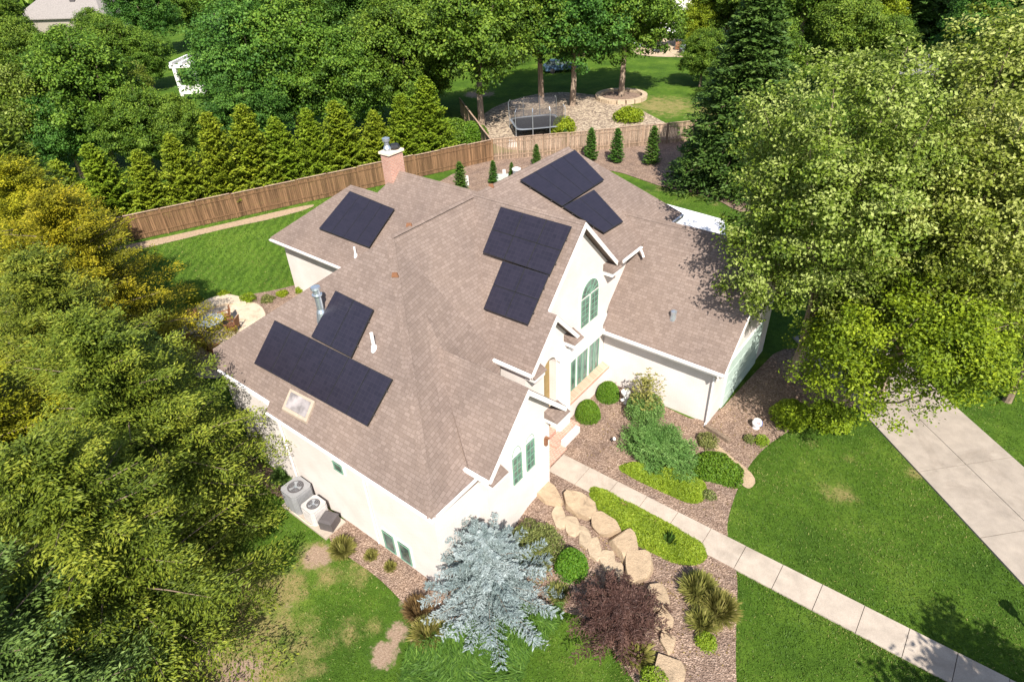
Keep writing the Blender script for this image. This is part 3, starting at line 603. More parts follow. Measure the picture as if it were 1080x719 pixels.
def tall_window(x, y0, y1, z0, z1, cols=1, rows=4, arch=0.0, frame=M_TRIM):
    ym = (y0+y1)/2; r = (y1-y0)/2
    top = [(x, ym+(r+.06)*math.cos(t), z1+.04+(r+.06)*arch*math.sin(t)) for t in np.linspace(0, math.pi, 11)] if arch else [(x, y1+.06, z1+.06), (x, y0-.06, z1+.06)]
    f = MB(); f.prism([(x, y0-.06, z0-.06), (x, y1+.06, z0-.06)]+top, (.03, 0, 0)); w = hpart(f, 'window', frame)
    g = MB(); g.prism([(x+.032, y0, z0), (x+.032, y1, z0), (x+.032, y1, z1-(.0)), (x+.032, y0, z1)], (.012, 0, 0)); hpart(g, 'pane', M_GLASSG, w)
    m = MB()
    for yy in (y0, y1-.045): m.box(x+.046, x+.064, yy, yy+.045, z0, z1)
    for k in range(1, cols): yy = y0+(y1-y0)*k/cols; m.box(x+.046, x+.06, yy-.012, yy+.012, z0, z1)
    for k in range(rows+1): zz = z0+(z1-z0-.03)*k/rows; m.box(x+.066, x+.078, y0, y1, zz, zz+.03)
    if arch:
        rr = r*.92
        for t0, t1 in zip(np.linspace(0, math.pi, 9)[:-1], np.linspace(0, math.pi, 9)[1:]):
            m.beam((x+.042, ym+rr*math.cos(t0), z1+.07+rr*arch*math.sin(t0)), (x+.042, ym+rr*math.cos(t1), z1+.07+rr*arch*math.sin(t1)), .02, .012, upv=(1, 0, 0))
    hpart(m, 'muntin', M_TEAL, w); return w
tall_window(-9.49, 11.20, 11.68, 1.85, 3.05, 2, 4, 1.5); tall_window(-9.49, 11.94, 12.40, 1.88, 3.12, 2, 4, 1.0)
for y0 in (16.75, 17.65, 18.58):
    tall_window(-11.138, y0, y0+.34, 1.14, 2.72, 1, 1); tall_window(-11.138, y0+.41, y0+.75, 1.14, 2.72, 1, 1)
# windows of the left wall (facing -y)
def side_window(x0, x1, z0, z1, y=8.05):
    f = MB(); f.box(x0-.06, x1+.06, y-.035, y-.002, z0-.06, z1+.06); w = hpart(f, 'window', M_TRIM)
    m = MB()
    for a in (x0, x1-.05): m.box(a, a+.05, y-.062, y-.048, z0, z1)
    for c_ in (z0, z1-.05): m.box(x0, x1, y-.076, y-.064, c_, c_+.05)
    hpart(m, 'frame', M_TEAL, w)
    g = MB(); g.box(x0, x1, y-.047, y-.037, z0, z1); hpart(g, 'pane', M_GLASS, w)
side_window(-12.84, -12.28, -.62, .32); side_window(-12.05, -11.49, -.62, .32); side_window(-14.82, -14.34, 2.12, 2.52)
# garage gable windows/doors seen through the tree
f = MB(); f.box(-6.068, -6.03, 21.0, 24.9, -.02, 2.4); w = hpart(f, 'garage_door', M_TRIM); m = MB()
for k in range(4): m.box(-6.028, -6.0, 21.05, 24.85, .02+k*.6, .56+k*.6)
hpart(m, 'door_panel', simple('pale_green_paint', (0.45, 0.55, 0.50), 0.5), w)
# lantern-like wall light of the small gable
b = MB(); b.box(-9.488, -9.38, 13.02, 13.12, 2.25, 2.55); b.beam((-9.3, 13.07, 2.62), (-9.46, 13.07, 2.62), .1, .04); hpart(b, 'wall_light', M_BROWN)
# downspouts
def spout(pts, r=.045):
    b = MB(); b.tube(pts, [r]*len(pts), 6); hpart(b, 'downspout', M_TRIM)
spout([(-5.85, 19.27, 2.9), (-5.85, 19.3, 2.75), (-6.13, 19.72, 2.5), (-6.13, 19.74, .1), (-6.1, 19.5, .04)], .05)
spout([(-17.75, 7.9, 3.5), (-17.8, 8.0, 3.1), (-17.8, 8.0, -.7)], .04)
spout([(-13.2, 7.9, 3.4), (-13.2, 8.0, 3.1), (-13.2, 8.0, -.7)], .035)
spout([(-10.05, 9.5, 3.66), (-10.05, 9.3, 3.5), (-10.0, 9.05, 3.35)], .05); spout([(-12.3, 13.5, 4.5), (-12.2, 13.2, 4.5)], .05); spout([(-10.62, 21.6, 5.92), (-10.5, 21.55, 5.78), (-10.42, 21.5, 5.66)], .05)
# chimney
b = MB(); b.box(-25.35, -24.72, 20.95, 21.9, 0, 7.58); ch = hpart(b, 'chimney', M_RED)
b = MB(); b.box(-25.42, -24.65, 20.88, 21.97, 7.582, 7.70); hpart(b, 'chimney_cap', M_CREAM, ch)
b = lathe([(.2, 7.7), (.2, 7.85), (.13, 8.0), (.13, 8.2), (.2, 8.22), (.2, 8.36), (.05, 8.42)], 12, (-25.05, 21.2)); hpart(b, 'flue', M_METAL, ch)
b = lathe([(.24, 7.7), (.28, 7.82), (.22, 7.95), (.05, 7.98)], 8, (-24.98, 21.65)); hpart(b, 'flue_cover', M_BLACK, ch)
# skylight
def onp2(x, y, dz): return (x, y, p2(y)+dz)
b = MB(); b.prism([onp2(-16.92, 7.86, .1), onp2(-15.6, 7.9, .1), onp2(-15.66, 8.44, .1), onp2(-16.98, 8.4, .1)], (0, 0, -.14)); sk = hpart(b, 'skylight', simple('tan_skylight_frame', (.40, .32, .25), .6))
b = MB(); b.prism([onp2(-16.80, 7.94, .125), onp2(-15.72, 7.97, .125), onp2(-15.78, 8.36, .125), onp2(-16.86, 8.33, .125)], (0, 0, -.02)); hpart(b, 'pane', M_SKYL, sk)
# pipes through the roof
z = p2(10.45); b = lathe([(.24, z-.22), (.17, z+.2), (.12, z+.32), (.12, z+.85), (.18, z+.87), (.18, z+.91), (.13, z+.93), (.13, z+1.1), (.18, z+1.12), (.16, z+1.2), (.03, z+1.24)], 14, (-17.2, 10.45)); hpart(b, 'roof_flue', M_METAL, label='tall galvanised metal flue')
def vent(x, y, zz, h, r=.05, m=M_TRIM):
    b = lathe([(r*2.2, zz-.12), (r*1.5, zz+.1), (r, zz+.12), (r, zz+h)], 10, (x, y)); hpart(b, 'vent_pipe', m)
vent(-14.36, 10.3, p2(10.3), .6, .06); vent(-24.85, 17.85, pw(17.85), .5, .055)
b = lathe([(.14, pga(20.33)-.12), (.1, pga(20.33)+.14), (.12, pga(20.33)+.16), (.13, pga(20.33)+.3), (.03, pga(20.33)+.34)], 10, (-8.34, 20.33)); hpart(b, 'vent_pipe', M_METAL)
for (x, y, zz) in ((-16.0, 14.0, 8.6), (-15.9, 18.5, 8.6), (-23.85, 18.34, 3.7), (-14.9, 12.1, 7.8)):
    b = MB(); b.obox((x, y), .12, .05, zz-.05, zz+.1, .6, 0, .5, .7); hpart(b, 'roof_vent', M_BROWN)
# parts above parented to windows etc. share the house frame: nothing to offset
# brick steps
b = MB(); b.box(-10.74, -9.95, 13.36, 15.2, -.1, .075); b.box(-10.73, -10.25, 14.9, 16.6, -.1, .20); b.box(-11.1, -10.76, 13.95, 16.4, -.1, .34); hpart(b, 'brick_step', M_RED)
b = MB(); b.box(-10.25, -10.05, 15.22, 16.3, -.1, .34); hpart(b, 'step_cheek', M_WALL)
# ------------------------------------------------------------------ SOLAR ARRAYS
def array(label, plane_pt, n, quads, group='solar arrays on the roof slopes'):
    n = np.array(n, float); n /= np.linalg.norm(n)
    c = np.mean([OnPlane(*p, plane_pt, n) for p in quads[0][0]], 0)
    root = empty('solar_array', c, 0, label, 'solar panels', group)
    for (Q, nu, nv) in quads:
        P = [OnPlane(*p, plane_pt, n)-c for p in Q]          # top-left, top-right, bottom-right, bottom-left
        for i in range(nu):
            for j in range(nv):
                def bl(u, v): return P[0]*(1-u)*(1-v)+P[1]*u*(1-v)+P[2]*u*v+P[3]*(1-u)*v
                u0, u1, v0, v1 = i/nu, (i+1)/nu, j/nv, (j+1)/nv
                q = [bl(u0, v0), bl(u1, v0), bl(u1, v1), bl(u0, v1)]; ce = sum(q)/4
                q = [ce+(a-ce)*.987 for a in q]
                b = MB(); top = [a+n*.15 for a in q]
                if np.dot(newell(top), n) < 0: top = top[::-1]
                b.prism([a-n*.04 for a in top], n*.04, 0)
                gi = [ce+n*.153+(a-n*.15-ce)*.975 for a in top]
                b.face(gi, None, 1); b.build('solar_panel', [M_BLACK, M_PANEL], root)
    b = MB()
    for (Q, nu, nv) in quads:
        P = [OnPlane(*p, plane_pt, n)-c for p in Q]
        for v in (.25, .75):
            a = P[0]*(1-v)+P[3]*v; e = P[1]*(1-v)+P[2]*v; b.beam(a+n*.075, e+n*.075, .04, .05, upv=n)
    b.build('mounting_rail', M_DGREY, root)
    return root
array('large black solar array of two stepped rows beside the tall metal flue', (-9.6, 7.63, 3.60), (0, -.93, 1), [([(293, 339), (417, 401), (390, 451), (271, 385)], 6, 1), ([(357, 308), (397, 328), (373, 379), (331, 357)], 2, 1)])
array('black solar array with visible seams on the big front gable roof', (-10, 17.51, 8.80), (0, -1.05, 1), [([(530, 220), (605, 241), (582, 292), (511, 268)], 3, 2), ([(532, 277), (581, 292), (559, 344), (512, 327)], 2, 2)])
array('black solar array on the right rear roof slope below the highest ridge corner', (-15.95, 0, 8.62), (.5, 0, 1), [([(547, 193), (605, 161), (636, 193), (592, 221)], 4, 1), ([(592, 221), (625, 203), (656, 237), (636, 249)], 2, 1)])
array('black rectangular solar array on the low rear wing roof near the brick chimney', (-25, 17.25, 2.69), (0, -.93, 1), [([(371, 203), (418, 222), (391, 263), (338, 243)], 4, 1)])
# ------------------------------------------------------------------ FENCES
def fence(name, A, B, h, m, label, cat='fence', group=None, gap=.012, bw=.14, seed=1):
    rnd = random.Random(seed); A = np.array(A, float)[:2]; B = np.array(B, float)[:2]; L = np.linalg.norm(B-A); d = (B-A)/L; ang = math.atan2(d[1], d[0])
    z0 = float(hT(*((A+B)/2))); root = empty(name, (A[0], A[1], z0), ang, label, cat, group)
    n = max(1, round(L/2.44)); pl = L/n
    for i in range(n):
        b = MB(); x = i*pl+.05; dzp = rnd.uniform(-.05, .05)
        while x < (i+1)*pl-.05:
            w = min(bw, (i+1)*pl-.05-x); t = rnd.random(); hh = h+dzp+rnd.uniform(-.012, .012)
            b.box(x, x+w-gap, -.012-rnd.random()*.006, .012, .04, hh, 0, t); x += bw
        for zz in (.35, h-.35): b.box(i*pl, (i+1)*pl, .014, .05, zz, zz+.09, 0, .4)
        b.build('board_panel', m, root)
        p = MB(); p.box(i*pl-.05, i*pl+.05, -.03, .07, -.3, h+.04, 0, rnd.random()); p.build('post', m, root)
        c = MB(); c.box(i*pl+.06, (i+1)*pl-.06, -.05, .09, h+dzp+.014, h+dzp+.05, 0, .9); c.build('cap_rail', M_FENCE2, root)
    return root
cA, cB = (-35.6, 41.9), (-52.0, 4.2)
fence('privacy_fence', cA, cB, 1.9, M_FENCE, 'long brown stained privacy fence running behind the back lawn and the chimney', seed=1)
cC = G(728, 150)[:2]; fence('privacy_fence', cC, cA, 1.85, M_FENCE2, 'weathered grey-brown board fence in front of the trampoline yard', seed=5, gap=.035)
cD = G(486, 122)[:2]; fence('privacy_fence', cA, cD, 1.8, M_FENCE2, 'weathered side fence running back from the fence corner beside the trampoline yard', seed=7, gap=.03)
cE = G(800, 166)[:2]; fence('privacy_fence', cE, cC, 1.85, M_FENCE2, 'shaded weathered fence section behind the big dark conifer', seed=9, gap=.03)
# ------------------------------------------------------------------ foliage builders (numpy)
def leaves_mesh(name, C, D, N, ln, wd, mat, parent, tint):
    """one diamond leaf per row: centre C, long axis D, normal N"""
    D = D/np.linalg.norm(D, axis=1, keepdims=True); S = np.cross(D, N); S /= (np.linalg.norm(S, axis=1, keepdims=True)+1e-9)
    ln = np.asarray(ln)[:, None] if np.ndim(ln) else ln; wd = np.asarray(wd)[:, None] if np.ndim(wd) else wd
    U = np.cross(S, D)
    A = C-D*ln*.5; B = C+S*wd*.5+U*wd*.12; E_ = C+D*ln*.5; F_ = C-S*wd*.5+U*wd*.12
    Vv = np.stack([A, B, E_, F_], 1).reshape(-1, 3); Fc = np.arange(len(Vv)).reshape(-1, 4)
    return npmesh(name, Vv, Fc, mat, parent, np.clip(tint, 0, 1))
def rdir(rs, n):
    v = rs.normal(size=(n, 3)); return v/np.linalg.norm(v, axis=1, keepdims=True)
def rand_perp(rs, D):
    v = rdir(rs, len(D)); v = v-D*np.sum(v*D, 1, keepdims=True); return v/(np.linalg.norm(v, axis=1, keepdims=True)+1e-9)
def decid(root, h, r, seed, mat, trunk_h=None, nlobe=11, nclump=260, nleaf=55, leaf=.2, cl=.55, bark=None, lean=(0, 0), squash=.8, open_=.12, trunk_r=None, low=.28, tips=0.0, hue=0.0, lobk=1.0):
    rs = np.random.RandomState(seed); th = trunk_h if trunk_h else h*.3; cz = h*(low+1)/2; rz = h*(1-low)/2
    lob = []
    for i in range(nlobe):
        a = i*2.399+rs.uniform(-.4, .4); u = (i+.5)/nlobe; zz = 1-2*u*.92
        rr = math.sqrt(max(0, 1-zz*zz))*rs.uniform(.45, .72)
        lob.append(((rr*math.cos(a)*r+lean[0]*(zz+1)/2, rr*math.sin(a)*r+lean[1]*(zz+1)/2, cz+zz*rz*.66), rs.uniform(.36, .52)*r*lobk))
    lob = [(np.array(c), q) for c, q in lob]
    C = []; T = []; CN = []
    for k in range(nclump):
        c, q = lob[rs.randint(len(lob))]; d = rdir(rs, 1)[0]
        if d[2] < -.35 and rs.rand() < .65: d[2] = -d[2]
        p = c+d*np.array((1, 1, squash))*q*rs.uniform(.72, 1.05)
        if rs.rand() < open_: p = c+d*q*rs.uniform(.1, .7)
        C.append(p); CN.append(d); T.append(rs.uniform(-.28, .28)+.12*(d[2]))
    C = np.array(C); CN = np.array(CN); T = np.array(T)
    n = nclump*nleaf; k = np.repeat(np.arange(nclump), nleaf)
    csz = rs.uniform(.6, 1.35, nclump)*cl
    off = rs.normal(size=(n, 3))*.5; off /= np.maximum(1, np.linalg.norm(off, axis=1, keepdims=True)/1.1)
    P = C[k]+off*csz[k][:, None]*np.array((1, 1, .62))
    Nn = CN[k]*.5+rdir(rs, n)*.75+np.array((0, 0, .55)); Nn /= np.linalg.norm(Nn, axis=1, keepdims=True)
    D = rand_perp(rs, Nn); sz = leaf*rs.uniform(.6, 1.3, n)
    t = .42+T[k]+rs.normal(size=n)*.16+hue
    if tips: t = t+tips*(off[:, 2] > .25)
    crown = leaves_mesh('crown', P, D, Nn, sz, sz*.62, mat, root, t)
    b = MB(); tr = trunk_r or h*.022; top = np.array((lean[0]*.5, lean[1]*.5, cz+rz*.3)); bend = rs.normal(size=2)*.12
    pts = [(0, 0, -.3), (0, 0, .1), (bend[0], bend[1], th*.6), (lean[0]*.2+bend[0], lean[1]*.2-bend[1], th), tuple(top)]
    b.tube(pts, [tr*1.5, tr*1.2, tr*.95, tr*.8, tr*.2], 9)
    for c, q in lob[:9]:
        st = np.array(pts[3])*(1-rs.rand()*.3)+np.array((0, 0, rs.uniform(0, 1)*(top[2]-th)*.5)); mid = (st+c)/2+rs.normal(size=3)*.15*r*.3-np.array((0, 0, r*.05))
        b.tube([st, mid, c, c+(c-st)*.25], [tr*.45, tr*.32, tr*.16, tr*.05], 6, cap=False)
    b.build('trunk', bark or M_BARK, root, smooth=True)
    return crown
def conif(root, h, r, seed, mat, nb=190, per=13, nd=6, ln=.26, wd=.07, droop=.25, low=.04, power=.85, bark=None, up_=.12, fan=.42, irr=.18, trunk_r=None, lean=(0, 0), tipt=.25, jit=0.0):
    rs = np.random.RandomState(seed)
    C = []; D = []; N = []; T = []; b = MB(); tr = trunk_r or h*.018
    b.tube([(0, 0, -.2), (lean[0]*.3, lean[1]*.3, h*.5), (lean[0], lean[1], h*.98)], [tr, tr*.6, tr*.08], 8)
    for i in range(nb):
        u = low+(1-low)*(i+rs.rand())/nb; z = h*u; L = r*((1-u)**power)*rs.uniform(1-irr*1.6, 1+irr)+.06*r; a = i*2.399+rs.uniform(-.3, .3)
        dr = np.array((math.cos(a), math.sin(a), 0.)); sl = up_+(u-.4)*.6
        base = np.array((lean[0]*u, lean[1]*u, z)); bt = rs.uniform(-.2, .2)
        m = max(4, int(per*(.35+.65*L/r)))
        s = np.linspace(.12, 1, m)+rs.uniform(-.03, .03, m)
        px = base+dr*(s*L)[:, None]+np.array((0, 0, 1.))*((sl*s-droop*s*s+droop*.55*np.maximum(0, s-.7)**1.0)*L)[:, None]
        if L > .5*r and i % 2 == 0: b.tube([base, px[m//2], px[-1]], [tr*.22, tr*.13, tr*.03], 4, cap=False)
        sd_ = np.array((-dr[1], dr[0], 0))
        for sg in (-1, 1):
            tl = fan*L*(1-.75*s)*rs.uniform(.6, 1.2, m)+.10*fan*r
            for q in range(nd):
                w = (q+.6)/nd
                pos = px+(sd_*sg*(tl*w)[:, None])+dr*(tl*w*.7)[:, None]+np.array((0, 0, -1.))*(tl*w*w*droop*.6)[:, None]+rs.normal(size=(m, 3))*.04*fan*r+(rs.normal(size=(m, 3))*jit+np.array((0, 0, jit*math.sin(i*1.7))) if jit else 0)
                C.append(pos); d = dr*.8+sd_*sg*.75+rs.normal(size=(m, 3))*.38+np.array((0, 0, .12)); D.append(d)
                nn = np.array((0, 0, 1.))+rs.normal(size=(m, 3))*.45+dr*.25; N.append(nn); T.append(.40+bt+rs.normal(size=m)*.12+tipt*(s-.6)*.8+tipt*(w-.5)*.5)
    C = np.concatenate(C); D = np.concatenate(D); N = np.concatenate(N); T = np.concatenate(T); n = len(C)
    sz = rs.uniform(.65, 1.3, n)
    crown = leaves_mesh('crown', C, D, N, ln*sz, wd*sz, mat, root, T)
    b.build('trunk', bark or M_BARK, root, smooth=True); return crown
def bush(root, rx, ry, h, seed, mat, n=5000, leaf=.07, shell=.35, lump=.18, name='foliage', up_=.5, asp=.55, z0=0.0, stems=True, pw=.5):
    rs = np.random.RandomState(seed); d = rdir(rs, n); d[:, 2] = np.abs(d[:, 2])**pw*np.sign(1); d /= np.linalg.norm(d, axis=1, keepdims=True)
    lb = rdir(rs, 14); lb[:, 2] = np.abs(lb[:, 2]); g = np.max(d@lb.T, 1); k = 1-lump+lump*2*np.clip((g-.75)/.25, 0, 1)*.6
    rad = (1-shell*rs.rand(n)**1.6)*k
    P = d*rad[:, None]*np.array((rx, ry, h)); P[:, 2] += z0
    N = d*.7+rdir(rs, n)*.8+np.array((0, 0, up_*.5)); N /= np.linalg.norm(N, axis=1, keepdims=True); D = rand_perp(rs, N)+d*.4
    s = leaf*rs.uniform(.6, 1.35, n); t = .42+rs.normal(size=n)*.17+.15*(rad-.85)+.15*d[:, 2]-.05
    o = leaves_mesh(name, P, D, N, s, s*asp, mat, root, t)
    if stems:
        b = MB()
        for i in range(5):
            a = i*1.26+rs.rand(); b.tube([(0, 0, -.1), (rx*.3*math.cos(a), ry*.3*math.sin(a), h*.4), (rx*.6*math.cos(a), ry*.6*math.sin(a), h*.75)], [.03, .02, .008], 5, cap=False)
        b.build('stem', M_BARK, root)
    return o
def tuft(root, r, h, seed, mat, n=900, w=.02, name='blades', droop=.6):
    """arching narrow blades from one crown, three segments each"""
    rs = np.random.RandomState(seed); a = rs.uniform(0, 6.283, n); sp = rs.rand(n)**.7; dx = np.stack([np.cos(a), np.sin(a), np.zeros(n)], 1); side = np.stack([-np.sin(a), np.cos(a), np.zeros(n)], 1)
    hh = h*rs.uniform(.6, 1.1, n)*(1-.45*sp); base = dx*(rs.rand(n)*r*.25)[:, None]
    pts = []
    for s in (0, .4, .75, 1.0):
        p = base+dx*(sp*r*s)[:, None]; p[:, 2] = hh*(s*1.5-droop*sp*1.0*s*s); pts.append(p)
    ws = [w, w*.9, w*.6, w*.08]
    Vv = np.stack([q for p, x in zip(pts, ws) for q in (p-side*x, p+side*x)], 1).reshape(-1, 3); base_i = (np.arange(n)*8)[:, None]
    Fc = np.concatenate([base_i+np.array([[0, 1, 3, 2]])+2*k for k in range(3)], 0)
    t = np.tile(.45+rs.normal(size=n)*.2, 3)
    return npmesh(name, Vv, Fc, mat, root, np.clip(t, 0, 1))
def put(name, px, py, label, cat, group=None, rz=0.0, scale=1.0, dz=0.0):
    g = G(px, py); return empty(name, (g[0], g[1], g[2]+dz), rz, label, cat, group, scale)
def at(name, x, y, label, cat, group=None, rz=0.0, scale=1.0): return empty(name, (x, y, float(hT(x, y))), rz, label, cat, group, scale)

# ---- big trees on the right of the garage
t = at('broadleaf_tree', -4.3, 24.6, 'tallest silvery green tree overhanging the garage roof, with its pale trunk beside the garage', 'tree')
decid(t, 14.2, 4.8, 11, LF_SILV, trunk_h=3.0, nlobe=24, nclump=1000, nleaf=115, leaf=.125, cl=.52, bark=M_BARKP, low=.16, trunk_r=.2, tips=.2, lean=(.3, -1.5), open_=.25, lobk=.8, squash=1.25)
t = at('broadleaf_tree', -.9, 25.4, 'silvery yellow-green tree crown rising over the upper end of the concrete drive', 'tree')
decid(t, 13.0, 4.2, 16, LF_SILV, trunk_h=3.0, nlobe=24, nclump=960, nleaf=115, leaf=.125, cl=.52, bark=M_BARKP, low=.14, trunk_r=.17, tips=.14, lean=(.6, -.5), open_=.25, lobk=.8, squash=1.25)
t = at('broadleaf_tree', -2.2, 22.5, 'low lime green tree hanging over the lawn edge and the near end of the drive', 'tree')
decid(t, 7.8, 3.6, 17, LF_LIME, trunk_h=1.8, nlobe=18, nclump=420, nleaf=100, hue=-.12, leaf=.115, cl=.48, bark=M_BARKP, low=.18, trunk_r=.1, lean=(2.6, -1.9), open_=.3, lobk=.75, squash=1.1)
t = at('broadleaf_tree', 3.4, 28.2, 'lower lime green tree at the right edge beyond the concrete drive', 'tree')
decid(t, 9.0, 3.7, 12, LF_LIME, trunk_h=2.4, nlobe=12, nclump=560, nleaf=66, leaf=.15, cl=.55, low=.22, trunk_r=.15, tips=.1)
t = at('broadleaf_tree', 6.6, 32.5, 'dark green tree cut off by the right edge, beyond the drive', 'tree')
decid(t, 14.0, 5.6, 13, LF_DEC, trunk_h=3.5, nlobe=14, nclump=700, nleaf=60, leaf=.2, cl=.7, low=.15)
t = at('broadleaf_tree', -1.6, 39.5, 'green tree rising directly behind the big silvery tree', 'tree')
decid(t, 13.5, 5.0, 14, LF_SILV, trunk_h=3.5, nlobe=12, nclump=520, nleaf=60, leaf=.21, cl=.7, low=.2, tips=.2)
# off-frame tree on the front lawn that throws the shadow over the walk's end
t = at('broadleaf_tree', 9.4, 9.8, 'front lawn tree just outside the lower right corner casting shade on the walk', 'tree')
decid(t, 8.2, 2.9, 15, LF_DEC, trunk_h=2.4, nlobe=10, nclump=260, nleaf=50, leaf=.22, cl=.6)

# ---- evergreens along the left edge
def cf(x, y, h, r, seed, mat, label, **k):
    t = at('conifer_tree', x, y, label, 'tree', 'evergreens along the left edge'); conif(t, h, r, seed, mat, **k); return t
KW = dict(nb=230, per=32, nd=12, ln=.13, wd=.042, irr=.42, fan=.30, up_=.34, power=.62, droop=.16, tipt=.48, jit=.085)
cf(-19.9, 4.3, 9.2, 3.7, 21, LF_CON, 'bright green evergreen standing closest to the left wall of the house', **KW)
cf(-16.0, 1.2, 8.6, 3.4, 22, LF_CON, 'green evergreen with bare twigs beside the dry patch of lawn', **KW)
cf(-24.3, 4.6, 9.8, 3.6, 23, LF_CON, 'green evergreen between the patio and the left edge', **KW)
cf(-30.5, 7.6, 9.6, 3.6, 24, LF_YCON, 'golden yellow-green evergreen beside the back lawn', **KW)
cf(-35.5, 7.8, 10.0, 4.0, 25, LF_YCON, 'golden evergreen in front of the left end of the fence', **KW)
cf(-24.0, .4, 8.2, 3.4, 26, LF_YCON, 'golden green evergreen low at the left edge', **KW)
cf(-19.0, -1.6, 7.6, 3.2, 27, LF_BCON, 'blue-green evergreen in the lower left corner area', **KW)
cf(-14.2, -2.0, 8.4, 3.3, 28, LF_BCON, 'blue-green pine-like evergreen filling the bottom left corner', **KW)
cf(-43.0, 9.5, 10.5, 4.2, 29, LF_CON, 'dull green evergreen behind the golden ones at the far left', nb=240, per=14, nd=5, ln=.34, wd=.11)
cf(-32.0, 2.2, 9.0, 3.6, 30, LF_CON, 'dark green evergreen at the left edge below the golden ones', nb=260, per=15, nd=5, ln=.3, wd=.09)
t = at('blue_spruce', -25.6, 7.4, 'pale blue-tinged young spruce poking out beside the patio', 'tree'); conif(t, 5.2, 1.5, 31, LF_BCON, nb=150, per=10, nd=5, ln=.2, wd=.06)

# ---- arborvitae screen behind the fence
arb = []
for v in range(3):
    t = empty('arborvitae', (0, 0, -0.86)); conif(t, 7.2, 1.95, 40+v, LF_ARB, nb=260, per=12, nd=7, ln=.22, wd=.10, droop=.0, power=.85, up_=.75, fan=.45, irr=.3, low=.0); arb.append(t)
fd = np.array(cA)-np.array(cB); fL = np.linalg.norm(fd); fd = fd/fL; fn = np.array((-fd[1], fd[0]))
lab = ['lime green arborvitae behind the fence, at the far left end of the row', 'lime green arborvitae behind the fence, second from the left', 'lime green arborvitae behind the fence, third from the left', 'lime green arborvitae behind the fence, fourth from the left', 'lime green arborvitae behind the fence, fifth from the left',
  'lime green arborvitae behind the fence, sixth from the left', 'lime green arborvitae behind the fence, seventh from the left', 'lime green arborvitae behind the fence, fifth one left of the chimney', 'lime green arborvitae behind the fence, fourth one left of the chimney', 'lime green arborvitae behind the fence, third one left of the chimney', 'lime green arborvitae behind the fence, second one left of the chimney',
  'lime green arborvitae behind the fence, just left of the chimney', 'lime green arborvitae behind the fence, just right of the chimney', 'last lime green arborvitae before the fence corner']
rs = np.random.RandomState(5); TREE = None
def tree_index():
    d = {}
    for c in bpy.data.objects:
        if c.parent: d.setdefault(c.parent.name, []).append(c)
    return d
TI = tree_index()
for i in range(14):
    src = arb[i % 3]; o = src if i < 3 else copy_tree(src, TI)
    s = 4.2+i*2.5; p = np.array(cB)+fd*s+fn*(2.7+rs.uniform(-.3, .6)); k = rs.uniform(.82, 1.08)
    o.location = (p[0], p[1], -0.86); o.rotation_euler = (rs.uniform(-.05, .05), rs.uniform(-.05, .05), rs.uniform(0, 6)); o.scale = (k, k, k*rs.uniform(.82, 1.08)); tag(o, lab[i], 'arborvitae', 'arborvitae row behind the fence')
# ---- young columnar conifers in the beds in front of the fences
yc = empty('young_conifer', (0, 0, 0)); conif(yc, 3.0, .62, 51, LF_MID, nb=110, per=7, nd=4, ln=.16, wd=.07, droop=.0, power=.6, up_=.5, fan=.6, irr=.2, low=.02)
TI = tree_index()
for i, (px, py, k, l) in enumerate([(487, 204, .82, 'slim young conifer in front of the brown fence, right of the chimney'), (521, 194, .62, 'slim young conifer just right of the fence corner'), (566, 176, .62, 'thin young conifer in front of the weathered fence, above the roof ridge'),
    (596, 156, .55, 'small young conifer hidden behind the highest roof corner'), (623, 170, .92, 'young conifer right of the highest roof corner, left one of three'), (650, 172, .95, 'young conifer in front of the weathered fence, middle one of three'), (687, 174, 1.05, 'young conifer in front of the weathered fence, right one of three'), (540, 187, .4, 'tiny young conifer beside the pale bin')]):
    o = yc if i == 0 else copy_tree(yc, TI); g = G(px, py); o.location = g; o.rotation_euler = (0, 0, i*1.3); o.scale = (k, k, k); tag(o, l, 'young conifer', 'young conifers in the back beds')
# ---- large dark spruce behind the right roof
t = put('conifer_tree', 772, 196, 'large dark green spruce beyond the right corner of the back yard', 'tree'); conif(t, 13.6, 4.2, 61, LF_DCON, nb=380, per=17, nd=7, ln=.33, wd=.12, droop=.2, irr=.12, low=.0, power=.75)
t = put('conifer_tree', 742, 188, 'smaller dark green bushy conifer at the foot of the large spruce', 'tree'); conif(t, 4.6, 2.6, 62, LF_DCON, nb=200, per=12, nd=5, ln=.3, wd=.12, droop=.1, up_=.3)

BELT2 = []
